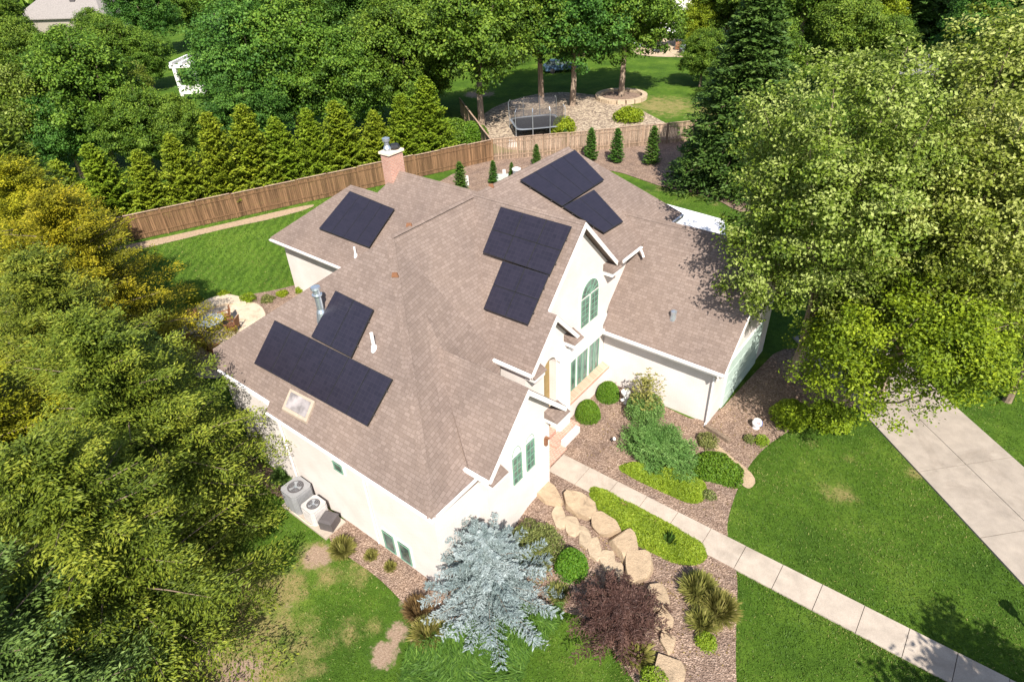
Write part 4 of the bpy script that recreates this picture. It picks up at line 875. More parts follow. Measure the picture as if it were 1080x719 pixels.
# ---- neighbours' broadleaf trees: five kinds, copied with sizes of their own
kinds = []
for v, (mat, hh, rr, op) in enumerate([(LF_DEC, 13, 5.6, .12), (LF_MID, 14, 5.8, .12), (LF_DEC, 12, 5.0, .2), (LF_SILV, 12, 4.8, .2), (LF_LIME, 11, 5.0, .15)]):
    t = empty('broadleaf_tree', (0, 0, 0)); decid(t, hh, rr, 70+v, mat, trunk_h=hh*.2, nlobe=19, nclump=800, nleaf=78, leaf=.26, cl=.8, open_=op, low=.05, hue=(-.06 if mat is LF_SILV else 0)); kinds.append(t)
cons = []
for v, mat in enumerate((LF_DCON, LF_BCON)):
    t = empty('conifer_tree', (0, 0, 0)); conif(t, 14, 4.0, 80+v, mat, nb=260, per=13, nd=5, ln=.5, wd=.2, droop=.22, low=.03); cons.append(t)
TI = tree_index(); used = set()
def far_tree(kind, px, py, k, label, kz=1.0, rz=None, xy=None, conifer=False):
    src = (cons if conifer else kinds)[kind]; key = (conifer, kind)
    o = src if key not in used else copy_tree(src, TI); used.add(key)
    g = G(px, py) if xy is None else (xy[0], xy[1], float(hT(*xy)))
    o.location = g; o.rotation_euler = (0, 0, rz if rz is not None else (px*.7+py) % 6.28); o.scale = (k, k, k*kz); tag(o, label, 'tree', 'trees of the neighbouring yards')
    return o
# behind the arborvitae row
far_tree(0, 122, 178, .92, 'broad green tree with a visible pale trunk behind the left half of the arborvitae row')
far_tree(1, 278, 166, .62, 'bluish green tree behind the arborvitae, left of the middle of the row')
far_tree(1, 285, 155, .95, 'bluish green tree behind the middle of the arborvitae row')
far_tree(0, 318, 150, 1.0, 'bright green tree behind the arborvitae, directly left above the chimney')
far_tree(2, 372, 150, .85, 'green tree leaning over the arborvitae just above the chimney')
far_tree(0, 425, 135, .95, 'large rounded green tree right above the chimney')
far_tree(3, 60, 190, .85, 'pale leaved tree at the left end behind the arborvitae row')
far_tree(4, 25, 180, .8, 'yellow-green tree at the far left behind the evergreens')
far_tree(2, 455, 118, .75, 'olive green tree beside the trampoline yard, left of the pale trunks')
# yard with the trampoline: bare lower trunks show
for (k_, px, py, sc, l) in [(0, 798, 118, .72, 'green tree close behind the right side of the large spruce'), (2, 880, 96, .8, 'green tree between the big silvery trees and the grey street, left one'), (0, 925, 92, .55, 'small green tree directly in front of the grey street'), (3, 850, 70, .8, 'pale green tree behind the dark bare trunk'), (4, 905, 66, .6, 'yellow-green tree filling the gap left of the grey street'),
  (0, 585, 50, .9, 'green tree at the top edge above the trampoline, left of the pale crown'), (1, 665, 30, .95, 'green tree shading the left end of the neighbour patio'), (2, 520, 70, .8, 'green tree on the shaded lawn between the pale trunk and the blue car'), (0, 738, 92, .5, 'small round green tree at the left foot of the large spruce'), (0, 765, 40, .8, 'green tree right of the neighbour patio')]:
    BELT2.append((k_, px, py, sc, l))
BELT2 += [(0, 163, 96, .6, 'green tree just left below the white pergola'), (0, 40, 100, .72, 'green tree in front of the grey roofed house, left one of three'), (2, 88, 104, .72, 'green tree in front of the grey roofed house, middle one of three'), (0, 135, 100, .72, 'green tree in front of the grey roofed house, right one of three'), (1, 88, 188, .6, 'low green tree right behind the left end of the arborvitae row'), (0, 165, 186, .6, 'low green tree behind the arborvitae, right of the tree with the pale trunk'), (2, 205, 180, .55, 'low olive tree behind the arborvitae, left of the middle'), (1, 165, 60, .9, 'bluish green tree left behind the white pergola'), (0, 215, 45, .95, 'green tree right behind the white pergola'), (2, 120, 22, 1.1, 'olive tree at the top edge right behind the grey roofed house'), (0, 250, 30, 1.1, 'green tree at the top edge right of the pergola')]
def yard_tree(px, py, h, r, seed, mat, label, th, **k):
    t = put('broadleaf_tree', px, py, label, 'tree', 'tall trees of the trampoline yard'); decid(t, h, r*1.42, seed, mat, trunk_h=th*.9, nlobe=20, nclump=760, nleaf=56, leaf=.30, cl=.8, low=.27, bark=M_BARKP, open_=.3, trunk_r=.30, **k); return t
yard_tree(508, 134, 13.5, 4.2, 91, LF_DEC, 'tall tree with a slender pale trunk left of the trampoline', 6.0)
yard_tree(571, 110, 14.5, 4.6, 92, LF_DEC, 'tall tree with the thickest trunk directly behind the trampoline', 6.0)
yard_tree(604, 112, 12.5, 4.0, 93, LF_MID, 'dark trunked tree just right of the trampoline', 5.2)
yard_tree(655, 103, 13.0, 4.4, 94, LF_DEC, 'tree standing in a pale stone ring on the neighbour lawn', 5.6)
yard_tree(833, 84, 15.0, 4.5, 95, LF_DEC, 'tall tree with a dark bare trunk right of the large spruce', 6.5)
# the belt of trees along the top of the picture
belt = [(0, 20, 78, .9, 'green tree below the grey roofed house at top left'), (2, 118, 72, .7, 'olive tree in front of the white pergola, left side'), (3, 150, 122, .5, 'pale leaved tree below the white pergola'), (0, 305, 75, 1.0, 'dense green tree right of the white pergola'), (1, 290, 70, 1.1, 'dense bluish tree near the top edge, above the arborvitae middle'),
 (0, 345, 60, 1.1, 'tall green tree at the top edge left of centre'), (1, 400, 68, 1.1, 'dense green tree at the top edge above the chimney'), (2, 450, 70, 1.0, 'open crowned tree at the top edge left of the trampoline'), (3, 500, 42, .95, 'pale crowned tree at the top edge behind the first pale trunk'),
 (0, 560, 40, 1.0, 'green tree at the top edge behind the trampoline yard'), (1, 625, 36, .95, 'bluish green tree at the top edge over the parked blue car'), (4, 735, 52, .6, 'small yellow-green tree beside the neighbour patio'), (0, 540, 62, .95, 'green tree shading the lawn behind the trampoline'), (2, 480, 74, .9, 'green tree at the left end of the trampoline yard lawn'), (1, 615, 60, .6, 'small bluish tree right behind the blue car'), (0, 640, 56, .8, 'green tree left of the neighbour patio'), (0, 765, 50, 1.0, 'green tree behind the large spruce, left side'),
 (2, 800, 62, 1.0, 'green tree behind the large spruce, right side'), (3, 870, 62, 1.0, 'pale green tree above the big silvery tree'), (4, 905, 52, .95, 'yellow-green tree left of the grey street'), (2, 940, 38, 1.0, 'olive tree above the grey street'), (0, 5, 40, .8, 'brownish green tree in the top left corner'),
 (1, 860, 25, 1.1, 'tall green tree at the top edge right of centre'), (0, 760, 16, 1.1, 'green tree at the very top, behind the neighbour patio'), (2, 420, 20, 1.2, 'green tree at the very top left of the trampoline trunks'), (0, 300, 22, 1.2, 'green tree at the very top, left of centre'), (3, 200, 22, 1.0, 'pale tree at the very top behind the pergola'), (1, 700, 12, 1.0, 'dark green tree behind the white neighbour house')]
for (k_, px, py, sc, l) in belt+BELT2: far_tree(k_, px, py, sc, l)
for (k_, px, py, sc, l) in [(0, 985, 42, 1.1, 'dark spruce casting shade over the grey street'), (0, 1040, 60, 1.2, 'darkest spruce right of the grey street'), (1, 20, 100, .9, 'bluish spruce at the left edge above the golden evergreens'), (0, 1070, 40, 1.3, 'dark spruce in the top right corner'), (1, 5, 55, 1.0, 'bluish spruce in the upper left corner')]:
    far_tree(k_, px, py, sc, l, conifer=True)
far_tree(2, 1062, 150, .9, 'dark green tree at the right edge below the spruces'); far_tree(0, 1085, 215, .85, 'green tree at the right edge beside the big silvery tree')
far_tree(1, 1020, 110, .8, 'bluish green tree behind the top right part of the big silvery tree')
# far woodland closing the view, seen only above and between the nearer trees
rs = np.random.RandomState(9)
def woodland():
    n = 90000; a = rs.uniform(R_(88), R_(170), 420); d = rs.uniform(185, 330, 420); cx = np.cos(a)*d; cy = np.sin(a)*d; hh = rs.uniform(8, 14, 420)
    k = rs.randint(0, 420, n); dd_ = rdir(rs, n); dd_[:, 2] = np.abs(dd_[:, 2]); P = np.stack([cx[k], cy[k], hh[k]*.45], 1)+dd_*np.stack([np.full(n, 7.), np.full(n, 7.), hh[k]*.6], 1)*rs.uniform(.7, 1.05, n)[:, None]
    N = dd_+rdir(rs, n)*.6; o = leaves_mesh('distant_woodland', P, rand_perp(rs, N/np.linalg.norm(N, axis=1, keepdims=True)), N, 1.9, 1.2, LF_DEC, None, .4+rs.normal(size=n)*.15+rs.uniform(-.2, .2, 420)[k])
    tag(o, 'distant mass of green woodland beyond the houses', 'woodland', None, 'stuff')
woodland()
# ------------------------------------------------------------------ front beds
b1 = put('boxwood', 620, 441, 'round clipped boxwood ball nearer the brick steps', 'shrub', 'clipped boxwood balls'); bush(b1, .54, .54, .92, 101, LF_BOX, 9000, .055, .18, .03, pw=.8)
b2 = put('boxwood', 641, 420, 'round clipped boxwood ball in the corner by the garage wall', 'shrub', 'clipped boxwood balls'); bush(b2, .52, .52, .88, 102, LF_BOX, 9000, .055, .18, .03, pw=.8)
s = put('shrub', 679, 441, 'upright light green shrub with yellow tips against the garage wall', 'shrub'); bush(s, .85, .85, 1.35, 103, LF_JUN, 6500, .10, .5, .25, asp=.35)
conif(s, 1.9, .8, 104, LF_STRAW, nb=90, per=6, nd=2, ln=.13, wd=.04, droop=-.1, up_=1.3, fan=.3, power=.5, low=.1)
s = put('juniper', 695, 481, 'wide spreading juniper in front of the garage wall', 'shrub'); conif(s, .62, 1.5, 105, LF_JUN, nb=260, per=16, nd=6, ln=.13, wd=.03, droop=.12, power=.35, up_=.35, fan=.35, irr=.2, low=.05); s.scale = (1, .75, 1); s.rotation_euler = (0, 0, -.25)
s = put('juniper', 745, 468, 'sparse twiggy low shrub at the garage corner downspout', 'shrub'); bush(s, .5, .5, .45, 106, LF_OLIVE, 1600, .07, .6, .3)
s = put('shrub', 756, 499, 'rounded dark green mound shrub beside the front lawn', 'shrub'); bush(s, .98, .9, .62, 107, LF_BOX, 9000, .085, .45, .32, pw=.8)
s = put('shrub', 747, 525, 'small dried brownish plant at the end of the bright ground cover', 'shrub'); bush(s, .32, .28, .3, 108, LF_OLIVE, 700, .06, .7, .3)
def cover(name, pts, h, seed, mat, n, leaf, label, clump=.3):
    P = [G(*p)[:2] for p in pts]; P = np.array(smooth_loop(P, 2)); rs = np.random.RandomState(seed)
    lo, hi = P.min(0), P.max(0); Q = rs.uniform(lo, hi, (n*3, 2)); ins = np.zeros(len(Q), bool); j = len(P)-1; dmin = np.full(len(Q), 9.)
    for i in range(len(P)):
        xi, yi = P[i]; xj, yj = P[j]; c = ((yi > Q[:, 1]) != (yj > Q[:, 1])) & (Q[:, 0] < (xj-xi)*(Q[:, 1]-yi)/(yj-yi+1e-12)+xi); ins ^= c
        e = P[i]-P[j]; t = np.clip(((Q-P[j])@e)/(e@e+1e-9), 0, 1); dmin = np.minimum(dmin, np.linalg.norm(Q-(P[j]+t[:, None]*e), axis=1)); j = i
    Q = Q[ins][:n]; dmin = dmin[ins][:n]
    bumpy = .5+.25*np.sin(Q[:, 0]*5.1+seed)+.25*np.sin(Q[:, 1]*6.3+Q[:, 0]*2.2)
    z = hT(Q[:, 0], Q[:, 1])+.03+h*np.clip(dmin/.25, .15, 1)*(.35+.75*bumpy)*(1-.4*rs.rand(len(Q))**2)
    N = rdir(rs, len(Q))*.7+np.array((0, 0, .8)); N /= np.linalg.norm(N, axis=1, keepdims=True); s = leaf*rs.uniform(.6, 1.3, len(Q))
    o = leaves_mesh(name, np.column_stack([Q, z]), rand_perp(rs, N), N, s, s*.65, mat, None, .42+.25*(bumpy-.5)+rs.normal(size=len(Q))*.18)
    tag(o, label, 'ground cover', None, 'stuff'); return o
cover('ground_cover', [(648, 494), (668, 488), (700, 492), (738, 503), (748, 520), (735, 536), (700, 521), (668, 506)], .30, 1, LF_COV, 17000, .085, 'bright yellow-green ground cover between the walk and the spreading juniper')
cover('ground_cover', [(617, 517), (632, 513), (690, 545), (738, 570), (748, 586), (738, 598), (712, 597), (688, 584), (660, 572), (636, 548)], .26, 2, LF_COV, 20000, .08, 'bright green ground cover strip between the walk and the boulders')
cover('ground_cover', [(620, 517), (636, 517), (690, 548), (720, 566), (715, 574), (680, 552), (640, 530)], .31, 3, LF_RUST, 1700, .07, 'rusty brown seed heads in the ground cover strip beside the walk')
# tall red-green plants in the strip
s = put('perennial', 706, 574, 'dark green spiky little plant standing in the ground cover strip', 'plant'); tuft(s, .22, .55, 5, LF_DCON, 60, .05)
# blue spruce and neighbours
s = put('blue_spruce', 517, 634, 'silvery blue spruce spreading in front of the left house corner', 'tree'); conif(s, 3.3, 2.15, 110, LF_SPR, nb=170, per=26, nd=9, ln=.10, wd=.026, droop=.12, power=.7, up_=.28, fan=.19, irr=.36, low=.03, tipt=.35)
s = put('shrub', 566, 590, 'olive green open shrub between the house corner and the boulders', 'shrub'); bush(s, 1.02, .95, 1.75, 111, LF_OLIVE, 13000, .075, .75, .45, asp=.4)
s = put('shrub', 603, 603, 'dark green rounded shrub tucked between the spruce and the purple maple', 'shrub'); bush(s, .58, .55, 1.0, 112, LF_BOX, 6000, .075, .3, .1)
s = put('laceleaf_maple', 650, 668, 'dark purple weeping laceleaf maple beside the boulders', 'tree')
conif(s, 1.5, 1.4, 113, LF_PUR, nb=200, per=19, nd=6, ln=.11, wd=.025, droop=.85, power=.45, up_=.75, fan=.26, irr=.42, low=.35, bark=M_BARK)
s = put('perennial', 672, 693, 'arching green strappy plant in front of the purple maple', 'plant'); tuft(s, .55, .5, 6, LF_STRAW, 260, .05)
s = put('shrub', 690, 722, 'yellow-green low shrub at the bottom edge by the last boulder', 'shrub'); bush(s, .5, .45, .45, 114, LF_COV, 2200, .06, .5, .2)
s = put('perennial', 590, 628, 'low wispy green plant at the foot of the dark green shrub', 'plant'); tuft(s, .45, .4, 7, LF_OLIVE, 260, .03)
def grass_clump(px, py, r, h, seed, mat, label, n=700, w=.02, group=None):
    s = put('ornamental_grass', px, py, label, 'ornamental grass', group); tuft(s, r, h, seed, mat, n, w); return s
grass_clump(736, 628, .62, .75, 21, LF_STRAW, 'bushy yellow-green grass clump nearest the walk, in the bed by the boulders', 1200, .026)
grass_clump(757, 648, .62, .75, 22, LF_STRAW, 'arching straw tipped grass clump beside the right lawn edge', 1200, .026)
grass_clump(741, 660, .5, .5, 23, LF_STRAW, 'smaller grass clump just below the two big ones', 700, .024)
s = put('shrub', 744, 680, 'small golden shrub below the grass clumps', 'shrub'); bush(s, .35, .32, .4, 115, LF_COV, 1600, .06, .5, .2)
grass_clump(441, 648, .5, .7, 24, LF_RUST, 'rust coloured grass clump at the left side of the blue spruce', 700, .022)
grass_clump(452, 672, .6, .6, 25, LF_STRAW, 'straw coloured grass clump below the left side of the blue spruce', 900, .024)
grass_clump(362, 583, .5, .6, 26, LF_STRAW, 'dry straw grass clump beside the equipment pad', 900, .022)
grass_clump(392, 588, .28, .3, 27, LF_STRAW, 'small straw tuft in the mulch under the paired low windows', 260, .02)
grass_clump(412, 600, .25, .3, 28, LF_STRAW, 'tiny dry tuft in the mulch below the right low window', 220, .02)
grass_clump(285, 478, .7, .6, 29, LF_JUN, 'green grassy clump at the wall left of the equipment pad', 800, .03)
grass_clump(300, 505, .55, .45, 30, LF_JUN, 'green clump touching the large grey cooling unit', 600, .03)
def sward():
    P = [G(*p)[:2] for p in [(428, 695), (452, 668), (500, 660), (560, 655), (592, 640), (590, 660), (560, 690), (545, 730), (520, 760), (420, 760)]]; P = np.array(P); rs = np.random.RandomState(77)
    Q = rs.uniform(P.min(0), P.max(0), (60000, 2)); ins = np.zeros(len(Q), bool); j = len(P)-1
    for i in range(len(P)):
        xi, yi = P[i]; xj, yj = P[j]; ins ^= ((yi > Q[:, 1]) != (yj > Q[:, 1])) & (Q[:, 0] < (xj-xi)*(Q[:, 1]-yi)/(yj-yi+1e-12)+xi); j = i
    Q = Q[ins][:17000]; n = len(Q); z = hT(Q[:, 0], Q[:, 1])+.10+.22*rs.rand(n)
    ang = 2.2+.9*np.sin(Q[:, 0]*1.7)+.9*np.cos(Q[:, 1]*1.9)+rs.normal(size=n)*.5; D = np.stack([np.cos(ang), np.sin(ang), rs.uniform(-.3, .5, n)], 1); N = np.array((0, 0, 1.))+rdir(rs, n)*.35
    o = leaves_mesh('ornamental_grass_patch', np.column_stack([Q, z]), D, N, rs.uniform(.2, .42, n), .03, LF_MID, None, .42+rs.normal(size=n)*.2); tag(o, 'long arching green leaves spreading below the blue spruce', 'ornamental grass', None, 'stuff')
sward()
# boulders and flat steps
def rock(name, px, py, hx, hy, hz, ang, seed, mat, label, group, flat=.25):
    rs = np.random.RandomState(seed); bm = bmesh.new(); bmesh.ops.create_icosphere(bm, subdivisions=3, radius=1)
    ph = rs.uniform(0, 6, 9); planes = []
    for _ in range(11):
        nn = rs.normal(size=3)*np.array((1, 1, .35)); nn /= np.linalg.norm(nn); planes.append((nn, rs.uniform(.66, .92)))
    planes.append((np.array((rs.uniform(-.1, .1), rs.uniform(-.1, .1), 1.)), .42))
    for v in bm.verts:
        c = v.co; k = 1+.10*math.sin(3*c.x+ph[0])*math.cos(2.6*c.y+ph[1])+.08*math.sin(5*c.y+ph[2]+2*c.z)+.05*math.sin(8*c.x+ph[3]+5*c.z)
        x, y, z = c.x*k, c.y*k, c.z
        x = math.copysign(abs(x)**.75, x); y = math.copysign(abs(y)**.75, y); z = max(-.6, min(.55+.08*math.sin(4*x+ph[4])+.06*math.sin(6*y+ph[5]), z))
        q = np.array((x, y, z))
        for nn, dd_ in planes:
            e = q@nn-dd_
            if e > 0: q = q-nn*e
        v.co = (q[0]*hx*1.32, q[1]*hy*1.25, q[2]*hz/.55)
    me = bpy.data.meshes.new(name); bm.to_mesh(me); bm.free(); me.materials.append(mat)
    for p in me.polygons: p.use_smooth = False
    o = bpy.data.objects.new(name, me); col.objects.link(o); g = G(px, py); o.location = (g[0], g[1], g[2]+hz*flat); o.rotation_euler = (rs.uniform(-.05, .05), rs.uniform(-.05, .05), ang)
    tag(o, label, 'rock', group); return o
BL = 'boulders of the garden edge'
for i, (px, py, a, c, h, l) in enumerate([(578, 522, .75, .35, .22, 'long pale flat rock nearest the house wall, at the upper end of the row'), (612, 536, .62, .42, .32, 'broad pale boulder at the upper tip of the ground cover strip'), (638, 557, .48, .38, .32, 'pale boulder, second below the tip of the ground cover'), (659, 580, .55, .42, .34, 'squarish pale boulder left of the middle of the ground cover'),
  (675, 602, .50, .42, .34, 'rounded pale boulder beside the lower end of the ground cover'), (691, 634, .50, .36, .3, 'pale boulder touching the right side of the purple maple'), (700, 657, .34, .26, .26, 'small pale rock at the lower right of the purple maple'), (704, 680, .34, .2, .18, 'low flat rock half under the purple maple'), (704, 710, .45, .40, .24, 'flat pale slab at the bottom edge of the bed')]):
    rock('boulder', px, py, a, c, h, [-.3, -.2, -.5, -.6, -.9, -1.0, -1.1, -.9, -1.2][i], 200+i, M_STONE, l, BL)
for i, (px, py, a, l) in enumerate([(590, 548, .45, 'highest thin slab of the stone steps by the olive shrub'), (603, 558, .42, 'second thin slab of the stone steps below the olive shrub'), (617, 569, .45, 'third thin slab of the stone steps'), (628, 580, .40, 'fourth thin slab of the stone steps, beside the dark shrub'), (640, 592, .42, 'fifth thin slab of the stone steps, above the purple maple'), (650, 606, .40, 'sixth thin slab at the upper edge of the purple maple'), (662, 620, .36, 'lowest thin slab of the stone steps at the maple')]):
    rock('step_stone', px, py, a, .24, .13, -.75-i*.05, 230+i, M_FLAG, l, 'thin slabs of the stone steps', .2)
for i, (px, py, l) in enumerate([(438, 655, 'narrow upright edging stone left of the blue spruce'), (437, 672, 'lower narrow edging stone beside the bare soil patch')]):
    rock('edging_stone', px, py, .3, .09, .16, -1.0, 250+i, M_STONE, l, 'edging stones left of the spruce')
# garden bits by the garage corner
s = put('shrub', 832, 446, 'leafy yellow-green shrub at the lawn edge under the big tree', 'shrub'); bush(s, .85, .75, 1.1, 120, LF_LIME, 5200, .12, .6, .3)
s = put('shrub', 872, 450, 'leafy green shrub at the lawn edge nearer the drive', 'shrub'); bush(s, .9, .75, 1.2, 121, LF_LIME, 5200, .12, .6, .3)
s = put('shrub', 803, 468, 'small golden leaved plant at the point of the front lawn', 'plant'); bush(s, .32, .32, .4, 122, LF_COV, 1100, .06, .6, .2)
s = put('shrub', 790, 466, 'small dark plant next to the white garden ornament', 'plant'); bush(s, .25, .25, .35, 123, LF_OLIVE, 800, .06, .6, .2)
g = G(797, 452); o = empty('garden_ornament', g, .4, 'white rounded garden ornament with pink and blue patches near the front lawn', 'garden ornament', None, .72)
b = lathe([(.16, 0), (.2, .05), (.12, .12), (.24, .3), (.27, .45), (.2, .62), (.06, .7)], 12); b.build('body', M_CLOTH, o, smooth=True)
b = MB(); b.obox((.2, 0), .07, .12, .32, .5, 0); b.build('blue_patch', simple('blue_glaze', (.12, .22, .6), .3), o); b = MB(); b.obox((.05, -.19), .1, .05, .5, .62, 0); b.build('pink_patch', simple('pink_glaze', (.7, .3, .3), .3), o)
g = G(659, 427); o = empty('garden_ornament', g, .9, 'small white metal garden ornament behind the boxwood balls', 'garden ornament')
b = MB(); b.obox((0, 0), .05, .05, 0, .55, 0); b.obox((0, 0), .22, .05, .3, .36, .3); b.build('stand', M_CLOTH, o); b = lathe([(.05, .55), (.17, .6), (.2, .72), (.02, .74)], 10); b.build('bowl', M_CLOTH, o)
def spot(px, py, label):
    g = G(px, py); o = empty('garden_light', g, .3, label, 'garden light', 'low garden lights'); b = MB(); b.tube([(0, 0, -.05), (0, 0, .18)], [.02, .02], 6); b.build('stake', M_BLACK, o)
    b = MB(); b.tube([(0, 0, .16), (.1, -.03, .26)], [.055, .08], 8); b.build('lamp_head', M_DGREY, o); b = MB(); b.tube([(.1, -.03, .262), (.112, -.034, .275)], [.07, .07], 8); b.build('lens', M_CLOTH, o)
spot(645, 467, 'small black garden spotlight in the open mulch by the walk'); spot(719, 487, 'small garden spotlight poking out of the juniper')
g0, g1 = G(744, 452), G(769, 468); b = MB(); b.beam((g0[0], g0[1], .1), (g1[0], g1[1], .1), .16, .2); o = b.build('timber_edging', M_BARK); tag(o, 'dark timber edging leading away from the garage corner', 'edging')
sheet('stone_chips', [(748, 462), (765, 478), (800, 505), (790, 520), (775, 505), (755, 480)], M_STONE, .058, .4)
# lamp post outside the frame, its shadow lies on the lawn
tip = G(1060, 637); hL = 2.75; lp = empty('lamp_post', (tip[0]+.731*.966*hL, tip[1]-.682*.966*hL, 0), 0, 'black garden lamp post beyond the right edge of the lawn', 'lamp post')
b = MB(); b.tube([(0, 0, -.1), (0, 0, 2.35)], [.045, .035], 8); b.build('post', M_BLACK, lp)
b = lathe([(.06, 2.35), (.14, 2.45), (.17, 2.7), (.2, 2.72), (.04, 2.88)], 8); b.build('lantern', M_BLACK, lp)
# ------------------------------------------------------------------ cooling units on their pad
pc = [G(299, 533), G(343, 568), G(358, 551), G(316, 520)]
x0 = min(p[0] for p in pc); x1 = max(p[0] for p in pc); b = MB(); b.box(-17.65, -15.0, 7.0, 7.95, LOW-.05, LOW+.1); o = b.build('equipment_pad', M_CONC); tag(o, 'pale concrete pad carrying the cooling units by the left wall', 'concrete pad')
def acunit(x, y, w, h, mat, label, ang=0):
    o = empty('cooling_unit', (x, y, LOW+.1), ang, label, 'air conditioner', 'cooling units on the concrete pad'); hw = w/2; c = hw*.25
    P = [(-hw+c, -hw), (hw-c, -hw), (hw, -hw+c), (hw, hw-c), (hw-c, hw), (-hw+c, hw), (-hw, hw-c), (-hw, -hw+c)]
    b = MB(); b.prism([(p[0], p[1], 0) for p in P], (0, 0, h)); 
    for i in range(8):
        a, q = np.array(P[i]), np.array(P[(i+1) % 8]); L = np.linalg.norm(q-a); n = max(1, int(L/.05)); d = (q-a)/L; nn = np.array((d[1], -d[0]))
        for k in range(n): m_ = a+d*(k+.5)*L/n+nn*.008; b.obox(m_, .008, .012, .06, h-.08, math.atan2(d[1], d[0]), 0, .5)
    b.build('housing', mat, o)
    b = MB(); b.prism([(p[0]*1.03, p[1]*1.03, h+.002) for p in P], (0, 0, .03)); b.build('top_cover', simple('pale_grey_cover', (.42, .40, .39), .5) if mat is not M_GREY else M_GREY, o)
    r = hw*.72; b = lathe([(r, h+.034), (r, h+.05), (r*.9, h+.05), (r*.88, h+.036)], 20); b.build('fan_ring', M_DGREY, o)
    b = MB()
    for k in range(3):
        a = k*2.094; b.prism([(0, 0, h+.04), (r*.85*math.cos(a), r*.85*math.sin(a), h+.04), (r*.85*math.cos(a+.6), r*.85*math.sin(a+.6), h+.045)], (0, 0, .01))
    b.build('fan_blade', M_GREY, o)
    b = lathe([(r*.25, h+.052), (r*.22, h+.08), (.01, h+.085)], 10); b.build('hub', M_METAL, o)
    b = MB()
    for rr in (r*.4, r*.62, r*.82):
        for k in range(20):
            a0, a1 = k*.31416, (k+1)*.31416; b.beam((rr*math.cos(a0), rr*math.sin(a0), h+.062), (rr*math.cos(a1), rr*math.sin(a1), h+.062), .008, .008)
    b.build('grille', M_METAL, o); return o
acunit(-17.05, 7.48, .85, .95, M_GREY, 'larger tall grey cooling unit at the left end of the pad'); acunit(-16.05, 7.46, .7, .68, simple('light_grey_housing', (.5, .47, .46), .5), 'smaller light grey cooling unit in the middle of the pad')
o = empty('equipment_box', (-15.33, 7.5, LOW+.1), .35, 'dark brown-black chamfered equipment box at the right end of the pad', 'equipment box'); b = MB(); b.obox((0, 0), .27, .27, 0, .42, 0); b.build('housing', M_DGREY, o); b = MB(); b.obox((0, 0), .28, .28, .422, .5, 0, 0, .5, .72); b.build('lid', M_DGREY, o)
b = MB(); b.tube([(-16.9, 7.04, LOW+.13), (-16.3, 7.03, LOW+.12), (-15.9, 7.05, LOW+.13), (-15.7, 7.2, LOW+.13)], [.012]*4, 5); o = b.build('cable', M_CREAM); tag(o, 'thin pale cable lying along the front of the pad', 'cable')
# ------------------------------------------------------------------ patio
sheet('patio', [(176, 350), (200, 335), (212, 322), (240, 312), (258, 318), (275, 322), (282, 335), (270, 370), (240, 400), (200, 400), (180, 375)], M_PATIO, .05, .5, 1)
for i, (pts, l) in enumerate([([(196, 338), (212, 321), (238, 312), (256, 316), (262, 324), (236, 322), (214, 332)], 'back'), ([(210, 343), (222, 330), (262, 328), (285, 336), (280, 343), (240, 336)], 'front')]):
    o = sheet('patio_step', pts, M_PATIO, .16+.0-.05*i, .5, 1, thick=.16, kind=None); tag(o, 'long pale flagstone patio step, the '+('one at the lawn side' if i == 0 else 'one nearer the table'), 'stone step', 'flagstone patio steps')
g = G(226, 350); o = empty('patio_table', g, 0, 'round grey glass patio table between the brown chairs', 'table'); b = lathe([(.68, .70), (.7, .715), (.7, .735), (.68, .74)], 28); b.build('tabletop', M_CUSH, o)
for k in range(4):
    a = k*1.571+.4; b = MB(); b.tube([(.15*math.cos(a), .15*math.sin(a), .69), (.5*math.cos(a), .5*math.sin(a), 0)], [.025, .02], 6); b.build('leg', M_DGREY, o)
def chair(px, py, ang, label, cush=M_BROWN):
    g = G(px, py); o = empty('patio_chair', g, ang, label, 'chair', 'wicker chairs round the patio table')
    b = MB(); b.obox((0, 0), .29, .29, .3, .42, 0); b.build('seat', M_BROWN, o); b = MB(); b.prism([(-.28, .24, .42), (.28, .24, .42), (.28, .36, .95), (-.28, .36, .95)], (0, .06, 0)); b.build('backrest', M_BROWN, o)
    b = MB(); b.obox((0, -.02), .24, .24, .422, .48, 0); b.build('cushion', cush, o)
    for sx in (-1, 1):
        b = MB(); b.obox((sx*.32, 0), .035, .3, .58, .62, 0); b.build('armrest', M_BROWN, o)
        for sy in (-1, 1): b = MB(); b.tube([(sx*.27, sy*.25, 0), (sx*.3, sy*.26, .58)], [.022, .022], 5); b.build('leg', M_BROWN, o)
    return o
chair(206, 345, .9, 'patio chair with a blue-grey cushion, far side of the table', M_CUSH); chair(210, 366, 2.4, 'brown wicker chair at the near left of the table'); chair(226, 373, 3.4, 'brown wicker chair at the near side, next to the roof corner'); chair(247, 350, -1.0, 'brown wicker chair at the right of the table, half under the roof line'); chair(239, 341, -.4, 'dark brown chair behind the table on the stone step side')
for i, (px, py, r, h, mt, l) in enumerate([(186, 345, .5, .45, LF_OLIVE, 'small green plant at the far corner of the patio'), (262, 318, .55, .5, LF_LIME, 'lime green plant on the lawn side of the patio'), (283, 318, .45, .4, LF_OLIVE, 'olive plant in the bed between the patio and the rear wing'), (298, 312, .4, .35, LF_LIME, 'small lime plant in the bed near the rear wing'), (318, 308, .4, .4, LF_LIME, 'small lime plant at the foot of the rear wing wall'), (205, 318, .5, .35, LF_LIME, 'low lime plant at the lawn edge behind the patio'), (236, 312, .4, .3, LF_LIME, 'low lime plant above the patio steps')]):
    s = put('perennial', px, py, l, 'plant'); bush(s, r, r, h, 300+i, mt, 1500, .08, .6, .3)
